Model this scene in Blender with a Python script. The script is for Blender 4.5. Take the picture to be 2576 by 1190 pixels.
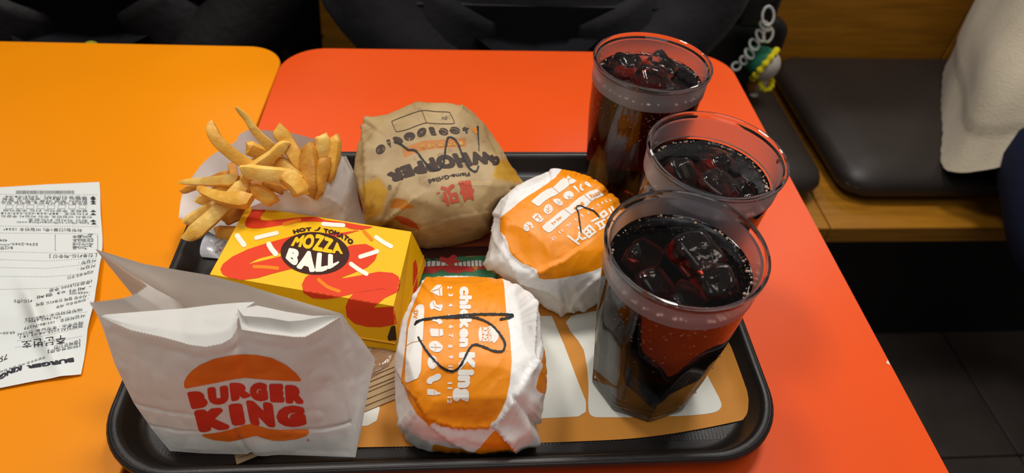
import bpy, bmesh, math, random
import numpy as np
from mathutils import Vector, Matrix
from mathutils.bvhtree import BVHTree

for o in list(bpy.data.objects):
    bpy.data.objects.remove(o)
S = bpy.context.scene
COL = S.collection

# ------------------------------------------------------------------ camera
IW, IH, FPX = 2576, 1190, 1635.0
CP = np.array([0.0, 0.0, 0.3831])
PITCH, YAW, ROLL = 0.7981, -0.1009, 0.0651


def cam_rot():
    cp, sp = math.cos(PITCH), math.sin(PITCH)
    r0 = np.array([[1, 0, 0], [0, sp, cp], [0, cp, -sp]], float)
    cy, sy = math.cos(YAW), math.sin(YAW)
    rz = np.array([[cy, sy, 0], [-sy, cy, 0], [0, 0, 1]], float)
    cr, sr = math.cos(ROLL), math.sin(ROLL)
    rr = np.array([[cr, sr, 0], [-sr, cr, 0], [0, 0, 1]], float)
    return rr @ r0 @ rz


RC = cam_rot()          # rows: right, up, forward
cd = bpy.data.cameras.new('camera')
cam = bpy.data.objects.new('camera', cd)
COL.objects.link(cam)
m = Matrix.Identity(4)
for i in range(3):
    m[i][0], m[i][1], m[i][2], m[i][3] = RC[0][i], RC[1][i], -RC[2][i], CP[i]
cam.matrix_world = m
cd.sensor_width = 36.0
cd.lens = 36.0 * FPX / IW
cd.clip_start = 0.01
cd.dof.use_dof = True
cd.dof.focus_distance = 0.41
cd.dof.aperture_fstop = 7.5
S.camera = cam

# ------------------------------------------------------------------ world, lamps, exposure
w = bpy.data.worlds.new('world')
S.world = w
w.use_nodes = True
bg = w.node_tree.nodes['Background']
bg.inputs[0].default_value = (1.0, 0.93, 0.88, 1)
bg.inputs[1].default_value = 0.16


def area(name, loc, target, size, energy, color=(1, 0.9, 0.78), size_y=None):
    ld = bpy.data.lights.new(name, 'AREA')
    ld.energy = energy
    ld.color = color
    ld.size = size
    if size_y:
        ld.shape = 'RECTANGLE'
        ld.size_y = size_y
    lo = bpy.data.objects.new(name, ld)
    COL.objects.link(lo)
    lo.location = loc
    d = Vector(target) - Vector(loc)
    lo.rotation_euler = d.to_track_quat('-Z', 'Y').to_euler()
    return lo


area('ceiling_lamp', (0.38, 0.80, 1.65), (0.02, 0.40, 0), 0.30, 14, (1, 0.965, 0.92))
area('ceiling_lamp', (-0.55, 0.72, 1.65), (-0.15, 0.38, 0), 0.30, 10, (1, 0.965, 0.92))
area('front_fill', (0.0, -0.25, 1.8), (0.0, 0.3, 0), 0.9, 7.5, (0.95, 0.97, 1.0))  # added fill light, softens the shade on sides facing the viewer
for lx, ly in ((-0.75, 2.0), (0.35, 2.15), (1.45, 2.0)):
    area('ceiling_lamp', (lx, ly, 1.75), (lx * 0.6, ly - 0.6, 0), 0.22, 3.6, (1, 0.95, 0.88))
S.view_settings.view_transform = 'Standard'
S.view_settings.look = 'None'
S.view_settings.gamma = 1.0
S.view_settings.use_curve_mapping = False
S.view_settings.exposure = 0.0
S.cycles.use_denoising = True
S.cycles.max_bounces = 16
S.cycles.transmission_bounces = 14
S.cycles.transparent_max_bounces = 16

# ------------------------------------------------------------------ helpers: pixels and space


def un(x, y, z):
    d = RC.T @ np.array([(x - IW / 2) / FPX, (IH / 2 - y) / FPX, 1.0])
    return CP + d * ((z - CP[2]) / d[2])


def uny(x, y, Y):
    d = RC.T @ np.array([(x - IW / 2) / FPX, (IH / 2 - y) / FPX, 1.0])
    return CP + d * ((Y - CP[1]) / d[1])


def proj(p):
    q = (np.asarray(p, float) - CP) @ RC.T
    return np.stack([IW / 2 + FPX * q[..., 0] / q[..., 2], IH / 2 - FPX * q[..., 1] / q[..., 2]], -1)


def zm(ox, oy, s):
    """reader for coordinates measured in an enlarged crop"""
    return lambda pts: [(ox + p[0] / s, oy + p[1] / s) + tuple(p[2:]) for p in pts]


def lin(c):
    c = c / 255.0
    return c / 12.92 if c <= 0.04045 else ((c + 0.055) / 1.055) ** 2.4


def rgb(r, g, b):
    return (lin(r), lin(g), lin(b), 1)


# ------------------------------------------------------------------ helpers: materials
MATS = {}


def mat(name, col, rough=0.5, spec=0.5, metallic=0.0, var=None, bump=None, bump2=None, coat=0.0,
        trans=0.0, ior=1.45, volume=None, sss=0.0, sheen=0.0, stretch=None, col2=None, transl=0.0):
    if name in MATS:
        return MATS[name]
    mt = bpy.data.materials.new(name)
    mt.use_nodes = True
    nt = mt.node_tree
    b = nt.nodes['Principled BSDF']
    b.inputs['Base Color'].default_value = col
    b.inputs['Roughness'].default_value = rough
    b.inputs['Metallic'].default_value = metallic
    b.inputs['IOR'].default_value = ior
    b.inputs['Specular IOR Level'].default_value = spec
    b.inputs['Coat Weight'].default_value = coat
    b.inputs['Transmission Weight'].default_value = trans
    if sss:
        b.inputs['Subsurface Weight'].default_value = sss
        b.inputs['Subsurface Radius'].default_value = (0.004, 0.002, 0.001)
        b.inputs['Subsurface Scale'].default_value = 1.0
    if sheen:
        b.inputs['Sheen Weight'].default_value = sheen
    tc = nt.nodes.new('ShaderNodeTexCoord')
    src = tc.outputs['Object']
    if stretch:
        mp = nt.nodes.new('ShaderNodeMapping')
        mp.inputs['Scale'].default_value = stretch
        nt.links.new(src, mp.inputs[0])
        src = mp.outputs[0]
    if var:
        scale, amt = var
        n = nt.nodes.new('ShaderNodeTexNoise')
        n.inputs['Scale'].default_value = scale
        n.inputs['Detail'].default_value = 5
        nt.links.new(src, n.inputs['Vector'])
        r = nt.nodes.new('ShaderNodeMapRange')
        r.inputs[1].default_value = 0.3
        r.inputs[2].default_value = 0.7
        nt.links.new(n.outputs[0], r.inputs[0])
        mx = nt.nodes.new('ShaderNodeMixRGB')
        mx.inputs[1].default_value = col
        c2 = col2 if col2 else tuple(c * (1 - amt) for c in col[:3]) + (1,)
        mx.inputs[2].default_value = c2
        nt.links.new(r.outputs[0], mx.inputs[0])
        nt.links.new(mx.outputs[0], b.inputs['Base Color'])
    last = None
    for bp in (bump, bump2):
        if not bp:
            continue
        kind, scale, strength, dist = bp
        if kind == 'noise':
            n = nt.nodes.new('ShaderNodeTexNoise')
            n.inputs['Detail'].default_value = 4
            out = n.outputs[0]
        elif kind == 'crumple':
            n = nt.nodes.new('ShaderNodeTexVoronoi')
            n.feature = 'F1'
            out = n.outputs['Distance']
        elif kind == 'wave':
            n = nt.nodes.new('ShaderNodeTexWave')
            n.inputs['Distortion'].default_value = 0.6
            out = n.outputs[0]
        n.inputs['Scale'].default_value = scale
        nt.links.new(src, n.inputs['Vector'])
        bn = nt.nodes.new('ShaderNodeBump')
        bn.inputs['Strength'].default_value = strength
        bn.inputs['Distance'].default_value = dist
        nt.links.new(out, bn.inputs['Height'])
        if last:
            nt.links.new(last.outputs[0], bn.inputs['Normal'])
        last = bn
    if last:
        nt.links.new(last.outputs[0], b.inputs['Normal'])
    if transl:
        tl = nt.nodes.new('ShaderNodeBsdfTranslucent')
        tl.inputs[0].default_value = col
        ms = nt.nodes.new('ShaderNodeMixShader')
        ms.inputs[0].default_value = transl
        nt.links.new(b.outputs[0], ms.inputs[1])
        nt.links.new(tl.outputs[0], ms.inputs[2])
        nt.links.new(ms.outputs[0], nt.nodes['Material Output'].inputs['Surface'])
    if volume:
        va = nt.nodes.new('ShaderNodeVolumeAbsorption')
        va.inputs[0].default_value = volume[0]
        va.inputs[1].default_value = volume[1]
        nt.links.new(va.outputs[0], nt.nodes['Material Output'].inputs['Volume'])
    MATS[name] = mt
    return mt


def ink_mat(name, layers, base, rough=0.5, spec=0.3, grease=None, bump=True, base_var=None):
    """paper whose printed areas are vertex distance fields: layers = [(attribute, colour, softness)]"""
    mt = bpy.data.materials.new(name)
    mt.use_nodes = True
    nt = mt.node_tree
    b = nt.nodes['Principled BSDF']
    b.inputs['Specular IOR Level'].default_value = spec
    b.inputs['Roughness'].default_value = rough
    tc = nt.nodes.new('ShaderNodeTexCoord')

    def noise(scale, detail=5):
        n = nt.nodes.new('ShaderNodeTexNoise')
        n.inputs['Scale'].default_value = scale
        n.inputs['Detail'].default_value = detail
        nt.links.new(tc.outputs['Object'], n.inputs['Vector'])
        return n.outputs[0]

    def ramp(sock, a, c):
        r = nt.nodes.new('ShaderNodeMapRange')
        r.inputs[1].default_value = a
        r.inputs[2].default_value = c
        nt.links.new(sock, r.inputs[0])
        return r.outputs[0]

    def mix(fac, a, c, mode='MIX'):
        mx = nt.nodes.new('ShaderNodeMixRGB')
        mx.blend_type = mode
        for i, v in ((0, fac), (1, a), (2, c)):
            if isinstance(v, (tuple, float, int)):
                mx.inputs[i].default_value = v
            else:
                nt.links.new(v, mx.inputs[i])
        return mx.outputs[0]

    cur = base
    if base_var:
        cur = mix(ramp(noise(base_var[0]), 0.38, 0.66), base, base_var[1])
    for (att, colr, soft) in layers:
        a = nt.nodes.new('ShaderNodeAttribute')
        a.attribute_name = att
        cur = mix(ramp(a.outputs['Fac'], soft, -soft), cur, colr)
    if grease:
        for (sc, lo, hi, colr, amt) in grease:
            f = ramp(noise(sc), lo, hi)
            mu = nt.nodes.new('ShaderNodeMath')
            mu.operation = 'MULTIPLY'
            mu.inputs[1].default_value = amt
            nt.links.new(f, mu.inputs[0])
            cur = mix(mu.outputs[0], cur, colr, 'MULTIPLY')
    nt.links.new(cur, b.inputs['Base Color'])
    if bump:
        v = nt.nodes.new('ShaderNodeTexVoronoi')
        v.inputs['Scale'].default_value = 42
        nz = nt.nodes.new('ShaderNodeTexNoise')
        nz.inputs['Scale'].default_value = 25
        nt.links.new(tc.outputs['Object'], nz.inputs['Vector'])
        vm = nt.nodes.new('ShaderNodeMixRGB')
        vm.inputs[0].default_value = 0.12
        nt.links.new(tc.outputs['Object'], vm.inputs[1])
        nt.links.new(nz.outputs['Color'], vm.inputs[2])
        nt.links.new(vm.outputs[0], v.inputs['Vector'])
        bn = nt.nodes.new('ShaderNodeBump')
        bn.inputs['Strength'].default_value = 0.22
        bn.inputs['Distance'].default_value = 0.0022
        nt.links.new(v.outputs['Distance'], bn.inputs['Height'])
        bn2 = nt.nodes.new('ShaderNodeBump')
        bn2.inputs['Strength'].default_value = 0.2
        bn2.inputs['Distance'].default_value = 0.0008
        nt.links.new(noise(160, 3), bn2.inputs['Height'])
        nt.links.new(bn.outputs[0], bn2.inputs['Normal'])
        nt.links.new(bn2.outputs[0], b.inputs['Normal'])
    return mt


# ------------------------------------------------------------------ helpers: objects


def tag(o, label, cat=None, group=None, kind=None):
    if label:
        o['label'] = label
    if cat:
        o['category'] = cat
    if group:
        o['group'] = group
    if kind:
        o['kind'] = kind
    return o


def empty(name, loc, label, cat, group=None, kind=None):
    o = bpy.data.objects.new(name, None)
    o.empty_display_size = 0.01
    COL.objects.link(o)
    o.location = tuple(float(c) for c in loc)
    return tag(o, label, cat, group, kind)


def wloc(p):
    v = Vector((0, 0, 0))
    while p is not None:
        v = v + p.location
        p = p.parent
    return v


def mk(name, verts, faces, mats, parent=None, loc=None, smooth=True, sharp=None, midx=None):
    """one mesh object from world-space vertices"""
    V = np.asarray(verts, float).reshape(-1, 3)
    if parent is not None:
        base = np.array(wloc(parent))
        own = np.zeros(3)
        if loc is not None:
            own = np.asarray(loc, float) - base
        V = V - base - own
    else:
        own = np.asarray(loc if loc is not None else (V.min(0) + V.max(0)) / 2 * [1, 1, 0] + [0, 0, V[:, 2].min()], float)
        V = V - own
    me = bpy.data.meshes.new(name)
    me.from_pydata(V.tolist(), [], faces if isinstance(faces, list) else faces.tolist())
    if not isinstance(mats, (list, tuple)):
        mats = [mats]
    for q in mats:
        me.materials.append(q)
    if midx is not None:
        me.polygons.foreach_set('material_index', np.asarray(midx, np.int32))
    if smooth:
        me.polygons.foreach_set('use_smooth', [True] * len(me.polygons))
        if sharp:
            try:
                me.set_sharp_from_angle(angle=math.radians(sharp))
            except Exception:
                pass
    me.update()
    o = bpy.data.objects.new(name, me)
    COL.objects.link(o)
    o.location = tuple(own)
    if parent is not None:
        o.parent = parent
    return o


def grid_faces(nu, nv, closed_u=False, off=0):
    F = []
    for j in range(nv - 1):
        for i in range(nu if closed_u else nu - 1):
            a = j * nu + i
            b = j * nu + (i + 1) % nu
            F.append((off + a, off + b, off + b + nu, off + a + nu))
    return F


def loft(rings, cap0=True, cap1=True):
    n = len(rings[0])
    V = np.concatenate([np.asarray(r, float) for r in rings])
    F = grid_faces(n, len(rings), True)
    if cap0:
        F.append(tuple(range(n - 1, -1, -1)))
    if cap1:
        F.append(tuple(range((len(rings) - 1) * n, len(rings) * n)))
    return V, F


def rrect(x0, y0, x1, y1, r, z, n=8):
    out = []
    for (cx, cy, a0) in ((x1 - r, y1 - r, 0), (x0 + r, y1 - r, 90), (x0 + r, y0 + r, 180), (x1 - r, y0 + r, 270)):
        for k in range(n + 1):
            a = math.radians(a0 + 90.0 * k / n)
            out.append((cx + r * math.cos(a), cy + r * math.sin(a), z))
    return out


def cr(pts, n=6, closed=False):
    """smooth line through points"""
    P = np.asarray(pts, float)
    N = len(P)
    out = []
    rng = range(N) if closed else range(N - 1)
    for i in rng:
        if closed:
            p0, p1, p2, p3 = P[(i - 1) % N], P[i], P[(i + 1) % N], P[(i + 2) % N]
        else:
            p0, p1, p2, p3 = P[max(i - 1, 0)], P[i], P[i + 1], P[min(i + 2, N - 1)]
        for k in range(n):
            t = k / n
            out.append(0.5 * ((2 * p1) + (p2 - p0) * t + (2 * p0 - 5 * p1 + 4 * p2 - p3) * t * t
                              + (3 * p1 - p0 - 3 * p2 + p3) * t ** 3))
    if not closed:
        out.append(P[-1])
    return np.array(out)


def resample(pts, n):
    P = np.asarray(pts, float)
    d = np.r_[0, np.cumsum(np.linalg.norm(np.diff(P, axis=0), axis=1))]
    t = np.linspace(0, d[-1], n)
    return np.stack([np.interp(t, d, P[:, k]) for k in range(P.shape[1])], -1)


def tube(pts, rad, n=8, caps=True, closed=False):
    P = np.asarray(pts, float)
    N = len(P)
    rad = np.broadcast_to(np.asarray(rad, float), (N,))
    T = np.gradient(P, axis=0)
    if closed:
        T = np.roll(P, -1, 0) - np.roll(P, 1, 0)
    T /= np.linalg.norm(T, axis=1)[:, None] + 1e-12
    up = np.array([0, 0, 1.0]) if abs(T[0][2]) < 0.9 else np.array([0, 1.0, 0])
    rings = []
    for i in range(N):
        a = np.cross(T[i], up)
        a /= np.linalg.norm(a) + 1e-12
        b = np.cross(a, T[i])
        up = b
        ang = np.linspace(0, 2 * np.pi, n, endpoint=False)
        rings.append(P[i] + rad[i] * (np.cos(ang)[:, None] * a + np.sin(ang)[:, None] * b))
    V = np.concatenate(rings)
    if closed:
        F = []
        for j in range(N):
            for i in range(n):
                a, b = j * n + i, j * n + (i + 1) % n
                c, d = ((j + 1) % N) * n + (i + 1) % n, ((j + 1) % N) * n + i
                F.append((a, b, c, d))
        return V, F
    F = grid_faces(n, N, True)
    if caps:
        F.append(tuple(range(n - 1, -1, -1)))
        F.append(tuple(range((N - 1) * n, N * n)))
    return V, F


def cubesphere(n):
    t = np.tan(np.linspace(-np.pi / 4, np.pi / 4, n + 1))
    a, b = np.meshgrid(t, t)
    one = np.ones_like(a)
    fs = [(a, b, one), (b, a, -one), (one, a, b), (-one, b, a), (b, one, a), (a, -one, b)]
    V, F = [], []
    for k, f in enumerate(fs):
        V.append(np.stack([q.ravel() for q in f], -1))
        F += grid_faces(n + 1, n + 1, False, k * (n + 1) ** 2)
    V = np.concatenate(V)
    V /= np.linalg.norm(V, axis=1)[:, None]
    _, idx, inv = np.unique(np.round(V, 6), axis=0, return_index=True, return_inverse=True)
    inv = np.asarray(inv).ravel()
    return V[idx], inv[np.array(F)]


def join(parts):
    V, F, off = [], [], 0
    for (v, f) in parts:
        v = np.asarray(v, float)
        V.append(v)
        F += [tuple(int(i) + off for i in q) for q in f]
        off += len(v)
    return np.concatenate(V), F


def box(x0, y0, z0, x1, y1, z1):
    V = [(x0, y0, z0), (x1, y0, z0), (x1, y1, z0), (x0, y1, z0), (x0, y0, z1), (x1, y0, z1), (x1, y1, z1), (x0, y1, z1)]
    return np.array(V, float), [(0, 3, 2, 1), (4, 5, 6, 7), (0, 1, 5, 4), (1, 2, 6, 5), (2, 3, 7, 6), (3, 0, 4, 7)]


def bevel(o, wd, seg=3):
    b = o.modifiers.new('bevel', 'BEVEL')
    b.width = wd
    b.segments = seg
    b.limit_method = 'ANGLE'
    return o


# value noise in 3D (numpy)
_rs = np.random.RandomState(7)
_tab = _rs.rand(64, 64, 64)


def vnoise(p, scale):
    q = np.asarray(p, float) * scale + 100.0
    i = np.floor(q).astype(int)
    f = q - i
    f = f * f * (3 - 2 * f)
    i0, i1 = i % 64, (i + 1) % 64
    r = 0
    for dx in (0, 1):
        for dy in (0, 1):
            for dz in (0, 1):
                wgt = (f[..., 0] if dx else 1 - f[..., 0]) * (f[..., 1] if dy else 1 - f[..., 1]) * (f[..., 2] if dz else 1 - f[..., 2])
                r = r + wgt * _tab[(i1 if dx else i0)[..., 0], (i1 if dy else i0)[..., 1], (i1 if dz else i0)[..., 2]]
    return r - 0.5


def vnormals(V, F):
    F = np.asarray(F)
    a, b, c = V[F[:, 0]], V[F[:, 1]], V[F[:, 2]]
    n = np.cross(b - a, c - a)
    if F.shape[1] == 4:
        n += np.cross(c - a, V[F[:, 3]] - a)
    N = np.zeros_like(V)
    for k in range(F.shape[1]):
        np.add.at(N, F[:, k], n)
    return N / (np.linalg.norm(N, axis=1)[:, None] + 1e-15)


# ------------------------------------------------------------------ helpers: print (flat shapes laid on surfaces)


def sd_segs(X, Y, segs):
    """signed distance (negative inside, even-odd) to closed outlines given as segments"""
    d = np.full(X.shape, 1e18)
    ins = np.zeros(X.shape, bool)
    for (x0, y0, x1, y1) in segs:
        ex, ey = x1 - x0, y1 - y0
        L = ex * ex + ey * ey
        if L < 1e-16:
            continue
        px, py = X - x0, Y - y0
        t = np.clip((px * ex + py * ey) / L, 0, 1)
        d = np.minimum(d, (px - t * ex) ** 2 + (py - t * ey) ** 2)
        if y0 != y1:
            c = ((y0 <= Y) & (y1 > Y)) | ((y1 <= Y) & (y0 > Y))
            ins ^= c & (X < x0 + (Y - y0) / (y1 - y0) * ex)
    d = np.sqrt(d)
    return np.where(ins, -d, d)


def segs_of(poly):
    P = [tuple(p[:2]) for p in poly]
    return [(P[i][0], P[i][1], P[(i + 1) % len(P)][0], P[(i + 1) % len(P)][1]) for i in range(len(P))]


def sd_line(X, Y, pts, wd):
    d = np.full(X.shape, 1e18)
    P = np.asarray(pts, float)
    W = np.broadcast_to(np.asarray(wd, float), (len(P),))
    for i in range(len(P) - 1):
        x0, y0 = P[i]
        ex, ey = P[i + 1] - P[i]
        L = ex * ex + ey * ey + 1e-12
        t = np.clip(((X - x0) * ex + (Y - y0) * ey) / L, 0, 1)
        d = np.minimum(d, np.hypot(X - x0 - t * ex, Y - y0 - t * ey) - 0.5 * (W[i] * (1 - t) + W[i + 1] * t))
    return d


def clip_fill(X, Y, G):
    """triangles of the region G<0 on a grid"""
    ny, nx = G.shape
    ix = np.arange(ny * nx).reshape(ny, nx)
    a, b, c, d = ix[:-1, :-1].ravel(), ix[:-1, 1:].ravel(), ix[1:, 1:].ravel(), ix[1:, :-1].ravel()
    g = G.ravel()
    P = np.stack([X.ravel(), Y.ravel()], -1)
    allin = (g[a] < 0) & (g[b] < 0) & (g[c] < 0) & (g[d] < 0)
    anyin = (g[a] < 0) | (g[b] < 0) | (g[c] < 0) | (g[d] < 0)
    mixd = anyin & ~allin
    V, F = {}, []
    out = []

    def vid(key, pt):
        if key not in V:
            V[key] = len(out)
            out.append(pt)
        return V[key]
    for q in np.nonzero(allin)[0]:
        F.append(tuple(vid(int(k), P[k]) for k in (a[q], b[q], c[q], d[q])))
    for q in np.nonzero(mixd)[0]:
        for tri in ((a[q], b[q], c[q]), (a[q], c[q], d[q])):
            poly = []
            for k in range(3):
                i, j = int(tri[k]), int(tri[(k + 1) % 3])
                if g[i] < 0:
                    poly.append(vid(i, P[i]))
                if (g[i] < 0) != (g[j] < 0):
                    lo, hi = min(i, j), max(i, j)
                    t = g[lo] / (g[lo] - g[hi])
                    poly.append(vid((lo, hi), P[lo] + t * (P[hi] - P[lo])))
            poly = list(dict.fromkeys(poly))
            if len(poly) >= 3:
                F.append(tuple(poly))
    return np.array(out).reshape(-1, 2), F


def shape_mesh(fn, bbox, step):
    x0, y0, x1, y1 = bbox
    nx, ny = max(2, int((x1 - x0) / step) + 2), max(2, int((y1 - y0) / step) + 2)
    X, Y = np.meshgrid(x0 + step * np.arange(nx), y0 + step * np.arange(ny))
    return clip_fill(X, Y, fn(X, Y))


def poly_mesh(poly, step=2.0, smooth=0, holes=(), lines=(), grow=0.0):
    P = cr(poly, smooth, True) if smooth else np.asarray([p[:2] for p in poly], float)
    sg = segs_of(P)

    def fn(X, Y):
        g = sd_segs(X, Y, sg) - grow
        for h in holes:
            hp = cr(h, smooth, True) if smooth else h
            g = np.maximum(g, -sd_segs(X, Y, segs_of(hp)))
        for (pts, wd) in lines:
            g = np.maximum(g, -sd_line(X, Y, pts, wd))
        return g
    mn, mx = P.min(0) - step - grow, P.max(0) + step + grow
    return shape_mesh(fn, (mn[0], mn[1], mx[0], mx[1]), step)


def line_mesh(pts, wd, step=1.5, rough=0.0):
    P = np.asarray(pts, float)
    mw = float(np.max(wd))

    def fn(X, Y):
        g = sd_line(X, Y, P, wd)
        if rough:
            g = g + rough * vnoise(np.stack([X, Y, 0 * X], -1), 0.35) * 2
        return g
    mn, mx = P.min(0) - mw - step, P.max(0) + mw + step
    return shape_mesh(fn, (mn[0], mn[1], mx[0], mx[1]), step)


def ell(cx, cy, rx, ry, rot=0, n=40):
    a = np.linspace(0, 2 * np.pi, n, endpoint=False)
    c, s = math.cos(math.radians(rot)), math.sin(math.radians(rot))
    x, y = rx * np.cos(a), ry * np.sin(a)
    return np.stack([cx + c * x - s * y, cy + s * x + c * y], -1)


_txt = {}


def text_segs(t):
    if t in _txt:
        return _txt[t]
    c = bpy.data.curves.new('lettering', 'FONT')
    c.body = t
    c.resolution_u = 3
    c.dimensions = '2D'
    c.fill_mode = 'NONE'
    o = bpy.data.objects.new('lettering', c)
    me = o.to_mesh()
    v = np.array([q.co[:2] for q in me.vertices]).reshape(-1, 2)
    sg = [(*v[e.vertices[0]], *v[e.vertices[1]]) for e in me.edges]
    o.to_mesh_clear()
    bpy.data.objects.remove(o)
    bpy.data.curves.remove(c)
    _txt[t] = (sg, v.min(0), v.max(0))
    return _txt[t]


CAPH = 0.70


def text_mesh(t, bold=0.0, step=0.03, caph=CAPH, ascii_round=0.0):
    """mesh in (u,v): u 0..1 along the reading direction, v 0 at the baseline and 1 at the cap height"""
    sg, mn, mx = text_segs(t)

    def fn(X, Y):
        return sd_segs(X, Y, sg) - bold
    p = bold + step
    V, F = shape_mesh(fn, (mn[0] - p, mn[1] - p, mx[0] + p, mx[1] + p), step)
    if len(V):
        V = np.stack([(V[:, 0] - mn[0] + bold) / (mx[0] - mn[0] + 2 * bold), (V[:, 1] + bold) / (caph + 2 * bold)], -1)
    return V, F


_fill = {}


def text_fill(t):
    """plain filled lettering for small print, same (u,v) frame as text_mesh"""
    if t not in _fill:
        c = bpy.data.curves.new('lettering', 'FONT')
        c.body = t
        c.resolution_u = 1
        o = bpy.data.objects.new('lettering', c)
        me = o.to_mesh()
        v = np.array([q.co[:2] for q in me.vertices]).reshape(-1, 2)
        f = [tuple(q.vertices) for q in me.polygons]
        o.to_mesh_clear()
        bpy.data.objects.remove(o)
        bpy.data.curves.remove(c)
        mn, mx = v.min(0), v.max(0)
        _fill[t] = (np.stack([(v[:, 0] - mn[0]) / (mx[0] - mn[0]), v[:, 1] / CAPH], -1), f)
    return _fill[t]


def put_small(t, base, top):
    V, F = text_fill(t)
    return ruled(base, top)(V), F


def letters_mesh(t, bold, step=0.03, gap=0.04):
    """letters set one by one so that fattened letters keep apart"""
    parts = []
    x = 0.0
    for ch in t:
        if ch == ' ':
            x += 0.28
            continue
        sg, mn, mx = text_segs(ch)
        p = bold + step
        V, F = shape_mesh(lambda X, Y: sd_segs(X, Y, sg) - bold, (mn[0] - p, mn[1] - p, mx[0] + p, mx[1] + p), step)
        V = V - [mn[0] - bold, 0] + [x, 0]
        x += mx[0] - mn[0] + 2 * bold + gap
        parts.append((V, F))
    V, F = join([(np.c_[v, np.zeros(len(v))], f) for v, f in parts])
    V = np.stack([V[:, 0] / (x - gap), (V[:, 1] + bold) / (CAPH + 2 * bold)], -1)
    return V, F


def ruled(base, top):
    B, T = resample(np.asarray(base, float), 60), resample(np.asarray(top, float), 60)

    def f(uv):
        u = uv[:, 0] * 59
        k = np.arange(60)
        b = np.stack([np.interp(u, k, B[:, i]) for i in (0, 1)], -1)
        t = np.stack([np.interp(u, k, T[:, i]) for i in (0, 1)], -1)
        return b + uv[:, 1:2] * (t - b)
    return f


def put_text(t, base, top, bold=0.03, step=0.035, each=False, gap=0.04):
    V, F = letters_mesh(t, bold, step, gap) if each else text_mesh(t, bold, step)
    return (ruled(base, top)(V), F) if len(V) else (V, F)


def wv(o):
    me = o.data
    V = np.empty(len(me.vertices) * 3)
    me.vertices.foreach_get('co', V)
    return V.reshape(-1, 3) + np.array(wloc(o))


def bvh_of(*objs):
    V, F, off = [], [], 0
    for o in objs:
        v = wv(o)
        V += v.tolist()
        F += [tuple(i + off for i in p.vertices) for p in o.data.polygons]
        off += len(v)
    return BVHTree.FromPolygons(V, F)


def lay(name, meshes, bvh, mt, parent, off=0.0002, label=None, kind=None):
    """lays traced flat shapes onto a surface as a thin print"""
    V3, F3 = [], []
    C = Vector(CP)
    for (V, F) in meshes:
        if not len(V):
            continue
        base = len(V3)
        ok = []
        pts = []
        D = np.stack([(V[:, 0] - IW / 2) / FPX, (IH / 2 - V[:, 1]) / FPX, np.ones(len(V))], -1) @ RC
        for d in D:
            dv = Vector(d).normalized()
            hit, nrm, _, _ = bvh.ray_cast(C, dv)
            if hit is None:
                ok.append(False)
                pts.append((0, 0, 0))
                continue
            if nrm.dot(dv) > 0:
                nrm = -nrm
            ok.append(True)
            pts.append(tuple(hit + nrm * (off * 0.5) - dv * (off * 0.8)))
        remap = {}
        for f in F:
            if all(ok[i] for i in f):
                # skip faces that bridge a jump in depth
                q = np.array([pts[i] for i in f])
                if np.ptp(q, axis=0).max() > 0.02:
                    continue
                nf = []
                for i in f:
                    if i not in remap:
                        remap[i] = len(V3)
                        V3.append(pts[i])
                    nf.append(remap[i])
                F3.append(tuple(nf))
    if not F3:
        print('EMPTY PRINT', name)
        return None
    V3 = np.array(V3)
    f0 = F3[0]
    n = np.cross(V3[f0[1]] - V3[f0[0]], V3[f0[2]] - V3[f0[0]])
    if np.dot(n, CP - V3[f0[0]]) < 0:
        F3 = [tuple(reversed(f)) for f in F3]
    o = mk(name, V3, F3, mt, parent)
    if label:
        o['label'] = label
    if kind:
        o['kind'] = kind
    return o


def ink(name, col, rough=0.55):
    return mat('ink_' + name, col, rough, 0.3)

# ================================================================== the room
FZ = -0.73
m_tile = mat('floor_tile', rgb(92, 82, 76), 0.32, 0.45, var=(9, 0.3), bump=('noise', 60, 0.1, 0.0005))
m_grout = mat('grout', rgb(13, 12, 11), 0.8)
m_wood = mat('oak_veneer', rgb(172, 114, 28), 0.38, 0.45, var=(14, 0.35), stretch=(0.6, 6, 9), bump=('noise', 40, 0.08, 0.0006))
m_black = mat('black_leather', rgb(44, 37, 33), 0.48, 0.5, var=(12, 0.2), bump=('noise', 220, 0.18, 0.0006))
m_dark = mat('dark_panel', rgb(20, 18, 17), 0.55, 0.4)

v, f = box(-1.4, -1.0, FZ - 0.05, 2.6, 1.3, FZ - 0.004)
fl = mk('floor', v, f, m_grout, smooth=False)
tag(fl, 'floor of large dark square tiles beside the red table', kind='structure')
tv, tf = loft([rrect(-0.148, -0.148, 0.148, 0.148, 0.003, FZ - 0.005, 2), rrect(-0.148, -0.148, 0.148, 0.148, 0.003, FZ - 0.001, 2),
               rrect(-0.1465, -0.1465, 0.1465, 0.1465, 0.003, FZ, 2)])
first = None
for ix in range(-7, 5):
    for iy in range(-4, 3):
        cx, cy = 1.18 + 0.3 * ix, 0.65 + 0.3 * iy
        if first is None:
            first = mk('tile', tv, tf, m_tile, fl, loc=(0, 0, FZ), smooth=False)
            t = first
        else:
            t = first.copy()
            COL.objects.link(t)
        t.location = Vector((cx, cy, FZ)) - fl.location

v, f = box(-1.4, 1.30, FZ, 2.6, 1.36, 0.42)
wl = mk('wall_back', v, f, mat('dark_wall', rgb(60, 48, 36), 0.7, var=(3, 0.2)), smooth=False)  # unseen wall, kept low so the rear lamps shine over it
tag(wl, 'low brown partition wall behind the bench', kind='structure')

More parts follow.
